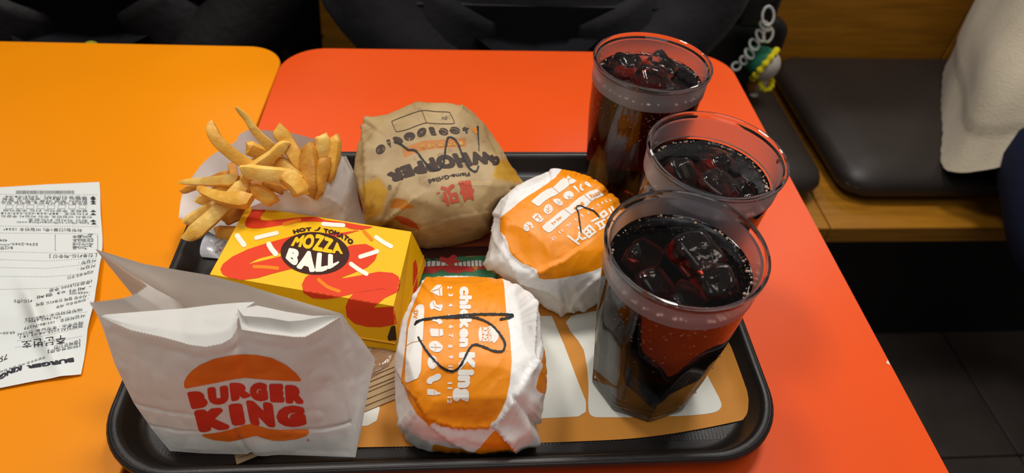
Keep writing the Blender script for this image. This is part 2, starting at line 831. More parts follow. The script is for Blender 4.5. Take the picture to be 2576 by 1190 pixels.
# bench: boards, plinth, wooden back, leather cushions
bench = empty('bench', (0.5, 0.9, FZ), 'long oak wall bench with low wooden back behind the tables', 'bench')
for i, (a, b_) in enumerate(((-1.3, -0.06), (-0.058, 0.558), (0.56, 1.78), (1.782, 2.5))):
    v, f = box(a, 0.675, -0.332, b_, 1.12, -0.300)
    bevel(mk('seat_board', v, f, m_wood, bench, smooth=False), 0.002, 2)
v, f = box(-1.3, 0.78, FZ, 2.5, 1.10, -0.332)
mk('plinth', v, f, m_dark, bench, smooth=False)
for (a, b_) in ((-1.3, -0.06), (-0.058, 0.958), (0.96, 1.98), (1.982, 2.5)):
    v, f = box(a, 1.12, -0.332, b_, 1.16, 0.10)
    bevel(mk('back_panel', v, f, m_wood, bench, smooth=False), 0.003, 2)
v, f = box(-1.3, 1.105, 0.10, 2.5, 1.18, 0.13)
bevel(mk('top_rail', v, f, m_wood, bench, smooth=False), 0.004, 2)


def cushion(x0, x1, label):
    cs = empty('seat_cushion', ((x0 + x1) / 2, 0.92, -0.30), label, 'cushion', 'black bench cushions')
    y0, y1, z0, z1 = 0.725, 1.105, -0.2985, -0.243
    d, F = cubesphere(26)
    h = np.array([(x1 - x0) / 2, (y1 - y0) / 2, (z1 - z0) / 2])
    # superellipsoid: flat top, soft edges
    e = np.array([14.0, 14.0, 5.0])
    q = np.max(np.abs(d), axis=1)[:, None]
    c = d / q
    r = 0.045
    core = np.maximum(h - np.array([r, r, 0.026]), 0)
    p = c * h
    inn = np.clip(p, -core, core)
    dd = p - inn
    nd = dd / (np.linalg.norm(dd / np.array([r, r, 0.026]), axis=1)[:, None] + 1e-9)
    out = np.where(np.linalg.norm(dd, axis=1)[:, None] > 1e-9, inn + nd, p)
    out[:, 2] += 0.004 * (1 - (c[:, 0]) ** 2) * (1 - c[:, 1] ** 2) * (out[:, 2] > 0)
    ctr = np.array([(x0 + x1) / 2, (y0 + y1) / 2, (z0 + z1) / 2])
    pad = mk('pad', out + ctr, F, m_black, cs)
    ring = [(ctr[0] + (h[0] - 0.002) * np.sign(math.cos(a)) * abs(math.cos(a)) ** 0.16,
             ctr[1] + (h[1] - 0.002) * np.sign(math.sin(a)) * abs(math.sin(a)) ** 0.16, ctr[2]) for a in np.linspace(0, 2 * np.pi, 96, endpoint=False)]
    v, F2 = tube(ring, 0.0028, 6, closed=True)
    mk('piping', v, F2, m_black, pad)
    return cs


cushion(-1.28, -0.66, 'black leather bench cushion at the far left behind the orange table')
cushion(-0.65, -0.04, 'black leather bench cushion between the two seated people in black')
cushion(-0.03, 0.562, 'black leather bench cushion partly hidden by the corner of the red table')
cushion(0.592, 1.21, 'black leather bench cushion in full view right of the table')
cushion(1.22, 1.84, 'black leather bench cushion under the beige sweater at the right edge')

# ------------------------------------------------------------------ tables
m_red = mat('red_laminate', rgb(236, 84, 26), 0.32, 0.35, var=(6, 0.07), bump=('noise', 900, 0.06, 0.0002))
m_org = mat('orange_laminate', rgb(244, 144, 6), 0.32, 0.35, var=(6, 0.06), bump=('noise', 900, 0.06, 0.0002))
m_redge = mat('red_edge', rgb(196, 58, 18), 0.4)
m_oedge = mat('orange_edge', rgb(186, 112, 20), 0.45, var=(60, 0.2))
m_steel = mat('black_steel', rgb(24, 24, 25), 0.4, metallic=0.6)


def table(x0, x1, y0, y1, rad, mt, me_, label):
    tb = empty('table', ((x0 + x1) / 2, (y0 + y1) / 2, FZ), label, 'table')
    v, f = loft([rrect(x0 + .0003, y0 + .0003, x1 - .0003, y1 - .0003, rad, -0.0022, 12), rrect(x0 + .0003, y0 + .0003, x1 - .0003, y1 - .0003, rad, -0.0008, 12),
                 rrect(x0 + .0009, y0 + .0009, x1 - .0009, y1 - .0009, rad, 0.0, 12)])
    mk('table_top', v, f, mt, tb, sharp=20)
    v, f = loft([rrect(x0 + .001, y0 + .001, x1 - .001, y1 - .001, rad, -0.030, 12), rrect(x0, y0, x1, y1, rad, -0.028, 12), rrect(x0, y0, x1, y1, rad, -0.0022, 12),
                 rrect(x0 + .0004, y0 + .0004, x1 - .0004, y1 - .0004, rad, -0.0016, 12)])
    mk('edge_band', v, f, me_, tb, sharp=30)
    cx, cy = (x0 + x1) / 2, (y0 + y1) / 2
    v, f = loft([[(cx + .035 * math.cos(a), cy + .035 * math.sin(a), z) for a in np.linspace(0, 2 * np.pi, 20, endpoint=False)] for z in (FZ + .018, -0.045)])
    mk('column', v, f, m_steel, tb, sharp=40)
    v, f = box(cx - .12, cy - .15, -0.045, cx + .12, cy + .15, -0.030)
    mk('mounting_plate', v, f, m_steel, tb, smooth=False)
    v, f = loft([rrect(cx - .07, cy - .20, cx + .07, cy + .20, .03, FZ + 0.0005, 5), rrect(cx - .07, cy - .20, cx + .07, cy + .20, .03, FZ + .015, 5), rrect(cx - .06, cy - .19, cx + .06, cy + .19, .03, FZ + .02, 5)])
    mk('base_plate', v, f, m_steel, tb, sharp=40)
    return tb


tab_r = table(-0.1986, 0.3021, 0.03, 0.6675, 0.045, m_red, m_redge, 'red laminate table that carries the loaded black tray')
tab_o = table(-0.90, -0.1988, 0.03, 0.6690, 0.040, m_org, m_oedge, 'orange laminate table with the receipt on it, left of the red one')
piv = Vector((-0.1988, 0.600, 0))          # the orange table stands a little askew
tab_o.rotation_euler.z = -0.014
rel = tab_o.location - Vector((piv.x, piv.y, tab_o.location.z))
tab_o.location = Vector((piv.x, piv.y, tab_o.location.z)) + Matrix.Rotation(-0.014, 3, 'Z') @ rel
cp = lay('edge_chip', [poly_mesh([(2230, 904), (2235, 909), (2239, 919), (2234, 916), (2228, 913), (2232, 909)], 1.0)],
         bvh_of([c for c in tab_r.children if c.name.startswith('table_top')][0]), ink('chip', rgb(225, 215, 195)), [c for c in tab_r.children if c.name.startswith('table_top')][0], 0.0003, 'pale chip in the red edge')

# ------------------------------------------------------------------ tray
TX0, TX1, TY0, TY1 = -0.2125, 0.1937, 0.1640, 0.4532
TZ = 0.0080
m_tray = mat('black_tray_plastic', rgb(30, 25, 23), 0.38, 0.5, var=(30, 0.15), bump=('noise', 700, 0.18, 0.0004))
tray = empty('serving_tray', ((TX0 + TX1) / 2, (TY0 + TY1) / 2, 0), 'black plastic serving tray with raised rim carrying the whole meal', 'tray')


def tring(ins, z, r0=0.046):
    return rrect(TX0 + ins, TY0 + ins, TX1 - ins, TY1 - ins, max(r0 - ins * 0.6, 0.02), z, 12)


v, f = loft([tring(.0125, .0006), tring(.0105, .0012), tring(.004, .0165), tring(.0, .0195), tring(.0, .0232), tring(.0012, .0244), tring(.0045, .0247), tring(.0060, .0240),
             tring(.0075, .0215), tring(.0115, .0115), tring(.0135, .0090), tring(.0165, TZ), tring(.03, TZ)])
mk('tray_shell', v, f, m_tray, tray, sharp=50)
v, f = tube(tring(.0022, .0243), .0007, 6, closed=True)
mk('rim_bead', v, f, m_tray, tray)
rb = []
for k in range(150):          # ribbed anti-slip texture along the front of the floor
    x = TX0 + 0.03 + k * (TX1 - TX0 - 0.06) / 150
    rb.append(box(x, TY0 + .021, TZ - .0002, x + .0012, TY0 + .030, TZ + .00022))
v, f = join(rb)
o = mk('floor_ribs', v, f, m_tray, tray, smooth=False)
o['kind'] = 'stuff'

# ------------------------------------------------------------------ placemat
PX0, PX1, PY0, PY1 = -0.157, 0.1795, 0.1875, 0.418
m_mat = mat('tan_paper', rgb(206, 136, 52), 0.6, 0.25, var=(40, 0.06), bump=('noise', 30, 0.1, 0.001))
nu, nv = 60, 44
U, Vv = np.meshgrid(np.linspace(0, 1, nu), np.linspace(0, 1, nv))
X = PX0 + U * (PX1 - PX0) + 0.010 * np.clip((U - 0.8) / 0.2, 0, 1) ** 2 * np.clip(1 - Vv * 2.6, 0, 1)
Y = PY0 + Vv * (PY1 - PY0) + 0.0125 * np.clip((U - 0.72) / 0.28, 0, 1) ** 2 * (1 - Vv) ** 3 - 0.0016 * np.sin(U * 3.1)
lift = np.clip((X - (TX1 - 0.0185)) / 0.012, 0, 1)
Z = TZ + 0.0006 + 0.0085 * lift ** 1.5 + 0.0004 * np.sin(U * 9) * np.sin(Vv * 7 + 1) + 0.0003
PMV = np.stack([X.ravel(), Y.ravel(), Z.ravel()], -1)
placemat = empty('paper_placemat', ((PX0 + PX1) / 2, (PY0 + PY1) / 2, TZ), 'tan paper placemat with pale lettering and a burger drawing on the tray', 'placemat')
sheet = mk('sheet', PMV, grid_faces(nu, nv), m_mat, placemat)
bv = bvh_of(sheet)
m_pale = ink('pale', rgb(222, 220, 208))
W0 = [(1300, 795), (1388, 795), (1420, 870), (1452, 955), (1474, 1010), (1474, 1036), (1455, 1048), (1300, 1056)]
W1 = [(1436, 795), (1468, 880), (1480, 960), (1480, 1028), (1490, 1047), (1520, 1050), (1640, 1049), (1740, 1045), (1795, 1038), (1813, 1026), (1812, 1008), (1790, 965), (1765, 915), (1735, 850), (1700, 780)]
W2 = [(600, 960), (952, 960), (955, 1030), (948, 1058), (925, 1071), (880, 1074), (600, 1075)]
for Wk in (W0, W1, W2):
    lay('pale_letter', [poly_mesh(cr(Wk, 4, True) if Wk is W1 else Wk, 4)], bv, m_pale, sheet, label='big pale rounded letter shape')
z5 = zm(1030, 580, 7.439)
lay('brown_band', [poly_mesh(z5([(-80, 60), (1600, 60), (1600, 300), (1400, 292), (700, 318), (100, 340), (-80, 345)]), 4)], bv, ink('rust', rgb(150, 72, 45)), sheet)
lay('patty_band', [poly_mesh(z5([(-80, 345), (100, 340), (700, 318), (1400, 292), (1600, 292), (1600, 470), (1380, 470), (1100, 478), (890, 500), (600, 545), (160, 590), (-80, 590)]), 4)], bv, ink('patty', rgb(66, 34, 26)), sheet)
green1 = z5([(870, 580), (880, 520), (900, 488), (960, 478), (1060, 490), (1180, 488), (1300, 476), (1400, 480), (1600, 470), (1600, 575), (1200, 570), (1000, 600)])
green1b = z5([(-60, 600), (60, 560), (160, 545), (260, 515), (400, 530), (540, 520), (600, 560), (500, 590), (160, 605)])
green2 = z5([(-80, 1000), (-80, 830), (190, 800), (300, 790), (480, 800), (520, 765), (600, 745), (670, 755), (720, 795), (800, 790), (920, 800), (1000, 775), (1100, 765), (1180, 790), (1240, 740), (1330, 720), (1420, 728), (1500, 745), (1650, 830), (1650, 1000)])
lay('lettuce', [poly_mesh(green1, 2, 3), poly_mesh(green1b, 2, 3), poly_mesh(green2, 3)], bv, ink('green', rgb(62, 122, 84)), sheet)
red1 = z5([(-60, 700), (190, 692), (400, 670), (760, 655), (1080, 670), (1200, 695), (1225, 730), (1190, 785), (1100, 765), (1000, 775), (920, 800), (800, 790), (720, 795), (670, 755), (600, 745), (520, 765), (480, 800), (190, 800), (-60, 800)])
red2 = z5([(1270, 690), (1400, 655), (1440, 690), (1500, 745), (1330, 720), (1270, 725)])
star = z5([(560, 535), (580, 500), (620, 495), (720, 520), (790, 465), (850, 458), (885, 480), (880, 515), (850, 545), (940, 555), (955, 580), (920, 595), (830, 610), (790, 645), (750, 645), (690, 612), (590, 588), (540, 572), (600, 560)])
lay('tomato', [poly_mesh(red1, 2), poly_mesh(red2, 2), poly_mesh(star, 1.5, 4)], bv, ink('tomato', rgb(190, 62, 58)), sheet, 0.0004)
stripe_w = z5([(165, 605), (300, 580), (480, 573), (600, 588), (690, 615), (720, 655), (400, 672), (185, 692)])
stripe_w2 = z5([(820, 640), (850, 610), (1000, 590), (1180, 562), (1340, 560), (1420, 640), (1380, 668), (1080, 670), (840, 660)])
lay('onion', [poly_mesh(stripe_w, 1.5), poly_mesh(stripe_w2, 1.5)], bv, m_pale, sheet, 0.0003)
bars = []
for x, b0, b1 in ((178, 600, 690), (250, 590, 685), (328, 580, 678), (408, 575, 675), (498, 572, 668), (590, 590, 662), (690, 625, 658),
                  (825, 625, 662), (905, 605, 665), (990, 590, 668), (1062, 580, 670), (1145, 568, 670), (1215, 565, 670), (1285, 562, 670), (1355, 590, 665)):
    bars.append(line_mesh(z5([(x, b0), (x + 8 * (1 if x > 780 else -1), b1)]), 2.4, 1.0))
lay('onion_stripes', bars, bv, ink('stripe', rgb(62, 46, 44)), sheet, 0.0004)

# ================================================================== wrapped burgers


def wrapped(center, tx, ty, radii, kk, ee, sil, seed, zfloor, n=72, creases=(), nfac=60, fd=0.085, crump=0.0006):
    d, F = cubesphere(n)
    a, b, c = radii
    horiz = (np.abs(d[:, 0] / a) ** ee + np.abs(d[:, 1] / b) ** ee) ** (kk / ee)
    r = 1.0 / (horiz + np.abs(d[:, 2] / c) ** kk) ** (1.0 / kk)
    rs = np.random.RandomState(seed)
    p = d * r[:, None]
    for i in range(nfac):                     # flat folds of the paper
        q = rs.randn(3)
        q /= np.linalg.norm(q)
        if q[2] > 0.93:
            continue
        sup = (p @ q).max()
        h = sup * (1 - fd * rs.rand())
        dot = d @ q
        lim = np.where(dot > 0.05, h / np.maximum(dot, 0.05), 9)
        m_ = lim < r
        r = np.where(m_, lim * 0.93 + r * 0.07, r)
    p = d * r[:, None]
    z = np.array([tx, ty, 1.0])
    z /= np.linalg.norm(z)
    x = np.cross([0, 1, 0], z)
    x /= np.linalg.norm(x)
    y = np.cross(z, x)
    V = p @ np.stack([x, y, z]) + np.asarray(center)
    V[:, 2] = np.maximum(V[:, 2], zfloor)
    # fit the outline of the paper bundle
    S_ = np.asarray(sil, float)
    cpx = proj(np.array([center]))[0]
    nb = 240
    ang_t = np.linspace(-np.pi, np.pi, nb, endpoint=False)
    tr = []
    for th in ang_t:
        dx, dy = math.cos(th), math.sin(th)
        best = 1.0
        for (x0, y0, x1, y1) in segs_of(S_):
            ex, ey = x1 - x0, y1 - y0
            den = dx * ey - dy * ex
            if abs(den) < 1e-9:
                continue
            t = ((x0 - cpx[0]) * ey - (y0 - cpx[1]) * ex) / den
            s = ((x0 - cpx[0]) * dy - (y0 - cpx[1]) * dx) / den
            if t > 0 and -1e-6 <= s <= 1 + 1e-6:
                best = max(best, t)
        tr.append(best)
    tr = np.array(tr)
    for it in range(3):
        q = (V - CP) @ RC.T
        px = proj(V) - cpx
        th = np.arctan2(px[:, 1], px[:, 0])
        rr = np.hypot(px[:, 0], px[:, 1])
        k = ((th + np.pi) / (2 * np.pi) * nb).astype(int) % nb
        cur = np.zeros(nb)
        np.maximum.at(cur, k, rr)
        cur = np.maximum(cur, np.maximum(np.roll(cur, 1), np.roll(cur, -1)))
        ratio = np.interp((th + np.pi) / (2 * np.pi) * nb, np.arange(nb + 1), np.r_[tr / cur, (tr / cur)[0]])
        curv = np.interp((th + np.pi) / (2 * np.pi) * nb, np.arange(nb + 1), np.r_[cur, cur[0]])
        wgt = np.clip(rr / curv, 0, 1) ** 1.5
        s = 1 + (ratio - 1) * wgt
        npx = cpx + px * s[:, None]
        q[:, 0] = (npx[:, 0] - IW / 2) / FPX * q[:, 2]
        q[:, 1] = (IH / 2 - npx[:, 1]) / FPX * q[:, 2]
        V = q @ RC + CP
        if it < 2:
            V[:, 2] = np.maximum(V[:, 2], zfloor)
    N = vnormals(V, F)
    V = V + N * (crump * (np.abs(vnoise(V + seed, 70)) * 2 - 0.5) + 0.5 * crump * vnoise(V, 190))[:, None]
    # edges of overlapping paper
    view = CP - V
    view /= np.linalg.norm(view, axis=1)[:, None]
    front = np.einsum('ij,ij->i', N, view) > 0.05
    px = proj(V)
    for (pts, h, wd, side) in creases:
        P = np.asarray(pts, float)
        best = np.full(len(V), 1e9)
        sgn = np.zeros(len(V))
        for i in range(len(P) - 1):
            e = P[i + 1] - P[i]
            L = e @ e
            t = np.clip(((px - P[i]) @ e) / L, 0, 1)
            dv = px - (P[i] + t[:, None] * e)
            dist = np.hypot(dv[:, 0], dv[:, 1])
            sg = np.sign(e[0] * dv[:, 1] - e[1] * dv[:, 0])
            up = dist < best
            best = np.where(up, dist, best)
            sgn = np.where(up, sg, sgn)
        dsp = np.where(sgn * side > 0, np.exp(-best / wd), np.exp(-best / (wd * 0.12)) * 0.3)
        V = V + N * (h * dsp * front)[:, None]
    V[:, 2] = np.maximum(V[:, 2], zfloor)
    return V, F, front, px


def field(px, front, polys, big=20.0):
    g = np.full(len(px), big)
    for P in polys:
        g = np.minimum(g, sd_segs(px[:, 0], px[:, 1], segs_of(P)))
    return np.where(front, np.clip(g, -big, big), big)


def set_attr(o, name, val):
    a = o.data.attributes.new(name, 'FLOAT', 'POINT')
    a.data.foreach_set('value', np.asarray(val, np.float32))


m_scrib = ink('marker', rgb(28, 26, 28), 0.5)
m_wink = ink('white_print', rgb(238, 232, 222), 0.5)
C_ORG = rgb(247, 146, 8)

# ---- chicken burger, front of the tray
z4 = zm(960, 660, 2.2457)
sil = [(1060, 705), (1078, 696), (1150, 692), (1262, 698), (1300, 712), (1330, 735), (1352, 762), (1361, 800), (1364, 850), (1370, 885), (1377, 930), (1376, 985), (1371, 1040),
       (1364, 1085), (1363, 1120), (1345, 1128), (1310, 1130), (1285, 1140), (1210, 1144), (1130, 1143), (1085, 1140), (1050, 1128), (1020, 1108), (996, 1070), (991, 1010), (991, 940), (997, 870), (1010, 810), (1035, 745)]
cre = [(z4([(858, 545), (800, 660), (735, 770), (680, 850), (640, 920), (700, 1000), (745, 1055)]), 0.0030, 26, -1),
       (z4([(135, 680), (190, 750), (265, 915), (330, 960), (420, 1020), (520, 1060)]), 0.0024, 24, -1),
       (z4([(300, 890), (420, 930), (610, 935), (640, 905)]), 0.0020, 18, -1),
       (z4([(880, 190), (870, 300), (858, 545), (910, 640)]), 0.0020, 24, 1),
       (z4([(250, 90), (210, 180), (150, 330), (135, 660)]), 0.0010, 22, -1)]
V, F, fr, px = wrapped((0.003, 0.2370, 0.044), 0.03, -0.10, (0.050, 0.056, 0.036), 3.6, 2.9, sil, 11, TZ + 0.0012, creases=cre)
chick = empty('wrapped_burger', (0.003, 0.237, TZ), 'burger in orange and white paper marked chicken King, at the front of the tray', 'burger', 'paper-wrapped burgers')
orgs = [z4([(255, 80), (400, 85), (520, 80), (680, 85), (692, 120), (697, 200), (705, 290), (725, 400), (735, 560), (725, 680), (705, 770), (680, 830), (645, 885), (618, 895), (610, 932), (480, 935), (335, 920),
            (300, 890), (265, 915), (200, 860), (150, 770), (130, 680), (120, 640), (125, 560), (140, 420), (155, 330), (180, 240), (220, 150)]),
        z4([(500, 1070), (560, 1035), (640, 945), (700, 1000), (752, 1055), (700, 1075), (520, 1085)]),
        z4([(290, 1025), (400, 1050), (490, 1055), (520, 1060), (500, 1092), (400, 1092), (285, 1062)]),
        z4([(915, 470), (930, 500), (935, 630), (927, 742), (890, 738), (862, 712), (868, 640), (890, 560)])]
m_wrap1 = ink_mat('orange_wrap', [('ink_orange', C_ORG, 0.6)], rgb(244, 241, 236), 0.42, 0.4,
                  grease=[(20, 0.46, 0.70, (0.80, 0.76, 0.72, 1), 0.7), (70, 0.52, 0.70, (0.84, 0.80, 0.76, 1), 0.6), (260, 0.62, 0.72, (0.7, 0.62, 0.54, 1), 0.4)])
body = mk('wrapper', V, F, m_wrap1, chick)
set_attr(body, 'ink_orange', field(px, fr, orgs))
bv = bvh_of(body)
dvbox = poly_mesh(z4([(215, 237), (236, 240), (242, 258), (236, 380), (229, 500), (222, 615), (205, 655), (145, 680), (133, 672), (135, 600), (140, 500), (150, 380), (175, 285), (200, 245)]), 1.6,
                  lines=[(z4([(142, 472), (170, 455), (238, 440)]), 2.0)])
prints = [dvbox]
prints.append(put_text('chicken', z4([(440, 137), (441, 300), (440, 480)]), z4([(512, 137), (510, 300), (508, 480)]), 0.075, 0.03, True, 0.0))
prints.append(put_text('King', z4([(438, 508), (432, 620), (425, 785)]), z4([(530, 508), (530, 620), (520, 785)]), 0.075, 0.03, True, 0.0))
for t, (x, y) in zip(['2', '3', '4', '5', '6', '7', '8', '9', '10', '11', '12'],
                     [(385, 143), (390, 185), (390, 242), (390, 302), (393, 365), (391, 415), (388, 475), (392, 535), (389, 602), (386, 697), (384, 778)]):
    wd = 9 if len(t) == 1 else 19
    prints.append(put_text(t, z4([(x - 13, y - wd), (x - 13, y + wd)]), z4([(x + 13, y - wd), (x + 13, y + wd)]), 0.035, 0.05))
ic = lambda p, s=1.4, sm=0, ln=(): poly_mesh(z4(p), s, sm, lines=[(z4(q), wdt) for q, wdt in ln])
prints += [ic([(275, 165), (310, 128), (342, 127), (343, 190), (325, 192)], ln=[([(285, 165), (325, 152)], 2), ([(325, 152), (342, 130)], 2), ([(325, 152), (330, 190)], 2)]),
           ic([(272, 235), (300, 215), (310, 240), (345, 240), (335, 275), (312, 270), (296, 262), (280, 268)], 1.4, 3, [([(290, 225), (300, 250), (330, 262)], 1.5)]),
           ic([(285, 330), (296, 305), (330, 318), (345, 340), (325, 352), (315, 338)], 1.4, 3),
           ic([(272, 385), (278, 374), (345, 378), (350, 412), (325, 420), (280, 418)], ln=[([(326, 378), (324, 418)], 2)]),
           ic([(266, 470), (280, 450), (310, 445), (335, 462), (346, 480), (330, 505), (300, 506), (276, 494)], 1.4, 4, [([(275, 480), (335, 482)], 1.6), ([(300, 462), (310, 481)], 1.4), ([(300, 500), (312, 482)], 1.4)]),
           poly_mesh(ell(960 + 287 / 2.2457, 660 + 565 / 2.2457, 12, 17), 1.4, lines=[(z4([(288, 565), (325, 560)]), 2), (z4([(300, 545), (308, 565), (300, 585)]), 1.6)]),
           ic([(255, 680), (262, 655), (290, 640), (320, 628), (337, 640), (325, 662), (290, 675), (280, 688)], 1.4, 4),
           ic([(258, 715), (300, 718), (320, 734), (333, 734), (333, 745), (320, 746), (300, 752), (258, 748)], ln=[([(298, 718), (298, 750)], 1.6)])]
# small emblem: two half buns with the name between them
prints += [poly_mesh(z4([(610, 360), (628, 362), (648, 380), (660, 405), (658, 430), (645, 448), (628, 452)]), 1.3, 3),
           poly_mesh(z4([(562, 365), (568, 400), (566, 435), (556, 448), (549, 430), (547, 400), (552, 375)]), 1.3, 3)]
prints.append(put_text('BURGER', z4([(603, 362), (603, 452)]), z4([(626, 362), (626, 452)]), 0.05, 0.06))
prints.append(put_text('KING', z4([(570, 368), (570, 448)]), z4([(601, 368), (601, 448)]), 0.06, 0.06))
lay('white_print', prints, bv, m_wink, body, 0.00028)
lay('small_caption', [put_text('DV', z4([(182, 272), (178, 318)]), z4([(208, 272), (204, 318)]), 0.03, 0.05)], bv, ink('wrap_orange', C_ORG), body, 0.00042)
scr = cr(z4([(195, 345), (230, 325), (330, 312), (430, 312), (520, 312), (580, 330), (640, 372), (690, 440), (695, 478), (680, 503), (630, 500), (570, 475), (525, 465), (495, 490), (465, 550), (435, 596), (395, 615), (340, 592), (290, 545), (245, 488), (208, 425)]), 5)
scr2 = cr(z4([(190, 350), (215, 330), (300, 315), (420, 303), (520, 295), (640, 293), (738, 298), (720, 312), (672, 322)]), 5)
lay('marker_scribble', [line_mesh(scr, 5.6, 1.2, 1.0), line_mesh(scr2, 6.0, 1.2, 1.0)], bv, m_scrib, body, 0.0005, 'black crayon scribble')

# ---- shrimp burger, middle of the tray beside the cups
z3 = zm(1200, 400, 2.834)
sil = [(1391, 428), (1425, 433), (1470, 440), (1500, 452), (1522, 470), (1524, 485), (1540, 495), (1570, 525), (1590, 560), (1592, 620), (1575, 690), (1540, 745), (1508, 760), (1468, 785), (1447, 778), (1428, 790), (1412, 800),
       (1370, 775), (1335, 745), (1290, 715), (1255, 695), (1225, 682), (1213, 662), (1225, 630), (1234, 590), (1242, 560), (1240, 535), (1262, 500), (1300, 465), (1345, 445)]
cre = [(z3([(435, 800), (530, 752), (610, 722), (720, 645)]), 0.0030, 20, 1),
       (z3([(120, 400), (110, 500), (130, 600), (200, 700), (300, 850)]), 0.0018, 26, -1),
       (z3([(180, 420), (180, 530), (240, 670), (330, 750), (430, 800)]), 0.0016, 16, -1),
       (z3([(560, 90), (690, 115), (800, 150), (900, 220), (1000, 310)]), 0.0030, 22, 1),
       (z3([(330, 870), (520, 940), (640, 1060), (700, 1090)]), 0.0024, 24, -1), (z3([(640, 1060), (740, 940), (860, 830)]), 0.0018, 20, 1)]
V, F, fr, px = wrapped((0.063, 0.334, 0.044), 0.05, -0.22, (0.053, 0.054, 0.036), 3.4, 2.6, sil, 23, TZ + 0.0012, creases=cre)
shrimp = empty('wrapped_burger', (0.063, 0.334, TZ), 'burger in orange and white paper with shrimp icon, leaning against the front cola cup', 'burger', 'paper-wrapped burgers')
body = mk('wrapper', V, F, m_wrap1, shrimp)
orgs = [z3([(185, 420), (240, 365), (300, 310), (360, 265), (420, 230), (500, 180), (560, 140), (600, 95), (690, 112), (780, 130), (850, 165), (930, 240), (1010, 320), (1150, 440), (1150, 640), (1010, 720),
            (890, 770), (840, 795), (700, 830), (560, 850), (480, 848), (445, 832), (435, 792), (380, 765), (320, 740), (260, 690), (238, 660), (228, 610), (200, 540), (176, 515), (185, 470)])]
set_attr(body, 'ink_orange', field(px, fr, orgs))
bv = bvh_of(body)
z6 = zm(1300, 420, 5.408)
prints = [poly_mesh(z6([(200, 465), (240, 430), (330, 355), (420, 300), (490, 280), (540, 235), (590, 185), (640, 152), (680, 160), (690, 115), (815, 190), (770, 225), (720, 240), (690, 270), (640, 310), (575, 355), (520, 390), (450, 420), (380, 465), (310, 530), (280, 532), (205, 480)]), 1.4,
                    lines=[(z6([(485, 280), (575, 355)]), 1.4), (z6([(690, 160), (720, 235)]), 1.2)]),
          poly_mesh(z6([(345, 815), (400, 760), (480, 700), (560, 630), (640, 572), (700, 548), (750, 500), (830, 430), (920, 378), (1000, 325), (1090, 303), (1190, 385), (1120, 415), (1060, 435), (1010, 475), (950, 540), (880, 570), (800, 605), (740, 648), (680, 700), (580, 785), (470, 880), (430, 897), (360, 850)]), 1.4,
                    lines=[(z6([(640, 572), (740, 648)]), 1.4), (z6([(915, 380), (1020, 472)]), 1.4)])]
# lettering upside down: letter forms made of bars
bars = [[(695, 940), (770, 995), (845, 1050)], [(850, 890), (848, 940), (830, 985), (800, 1005)], [(845, 945), (890, 985), (935, 965)],
        [(840, 825), (905, 890), (985, 960)], [(930, 850), (985, 800), (1070, 885)], [(955, 850), (1010, 905)], [(945, 915), (1000, 870)], [(905, 880), (960, 835)], [(1000, 940), (1060, 890)],
        [(1020, 742), (1120, 690)], [(1075, 775), (1190, 720)], [(1130, 850), (1230, 785)], [(1095, 770), (1140, 835)], [(1150, 745), (1190, 800)],
        [(1135, 640), (1190, 600), (1230, 645), (1170, 690), (1135, 640)], [(1255, 575), (1290, 640)], [(1290, 545), (1330, 610)], [(1240, 700), (1300, 650)]]
prints += [line_mesh(z6(q), 5.2, 1.2) for q in bars]
for t, (x, y) in zip(['2', '3', '4', '5', '6', '7', '8', '9', '10', '11', '12'],
                     [(1270, 450), (1215, 465), (1165, 488), (1105, 520), (1030, 575), (968, 618), (885, 662), (803, 717), (708, 792), (600, 880), (498, 975)]):
    dx, dy = -0.80 * (14 if len(t) == 1 else 30), 0.60 * (14 if len(t) == 1 else 30)
    ux, uy = 0.56 * 22, 0.80 * 22
    prints.append(put_text(t, z6([(x - dx - ux, y - dy - uy), (x + dx - ux, y + dy - uy)]), z6([(x - dx + ux, y - dy + uy), (x + dx + ux, y + dy + uy)]), 0.03, 0.05))
s6 = lambda p, sm=3, ln=(): poly_mesh(z6(p), 1.3, sm, lines=[(z6(q), wdt) for q, wdt in ln])
prints += [s6([(95, 830), (105, 780), (150, 750), (195, 755), (215, 800), (228, 825), (205, 838), (195, 800), (165, 795), (160, 820), (172, 850), (140, 878), (105, 860)], 3, [([(105, 815), (150, 825)], 1.2), ([(125, 770), (160, 800)], 1.2), ([(170, 755), (180, 795)], 1.2), ([(110, 850), (155, 838)], 1.2)]),
           s6([(205, 685), (255, 632), (300, 640), (345, 690), (370, 705), (350, 735), (320, 755), (295, 758), (265, 740)], 0, [([(285, 755), (355, 690)], 1.6), ([(255, 690), (290, 660)], 3), ([(280, 680), (310, 705)], 3), ([(245, 705), (275, 690)], 2)]),
           s6([(372, 560), (400, 520), (435, 505), (470, 530), (490, 575), (470, 620), (430, 645), (390, 630), (368, 600)], 4, [([(430, 515), (428, 640)], 1.4), ([(400, 560), (430, 590), (460, 545)], 1.4), ([(395, 600), (428, 615), (465, 590)], 1.4)]),
           s6([(490, 445), (540, 432), (590, 445), (625, 485), (615, 520), (570, 525), (530, 500), (505, 475)], 4, [([(545, 470), (600, 460), (610, 505), (560, 510), (545, 470)], 1.1), ([(570, 480), (590, 480), (588, 495), (570, 492), (570, 480)], 1.0)]),
           poly_mesh(ell(1300 + 703 / 5.408, 420 + 387 / 5.408, 13, 10.5, -15), 1.2, lines=[(z6([(705, 450), (720, 390)]), 1.6), (z6([(690, 400), (720, 425), (755, 405)]), 1.6)]),
           s6([(755, 268), (790, 252), (830, 300), (850, 345), (845, 358), (820, 325)], 0), s6([(860, 240), (885, 235), (880, 280), (915, 310), (890, 328), (855, 290)], 3), s6([(925, 205), (960, 200), (1000, 240), (1010, 275), (970, 265), (930, 240)], 3)]
lay('white_print', prints, bv, m_wink, body, 0.00028)
m_wo = ink('wrap_orange', C_ORG)
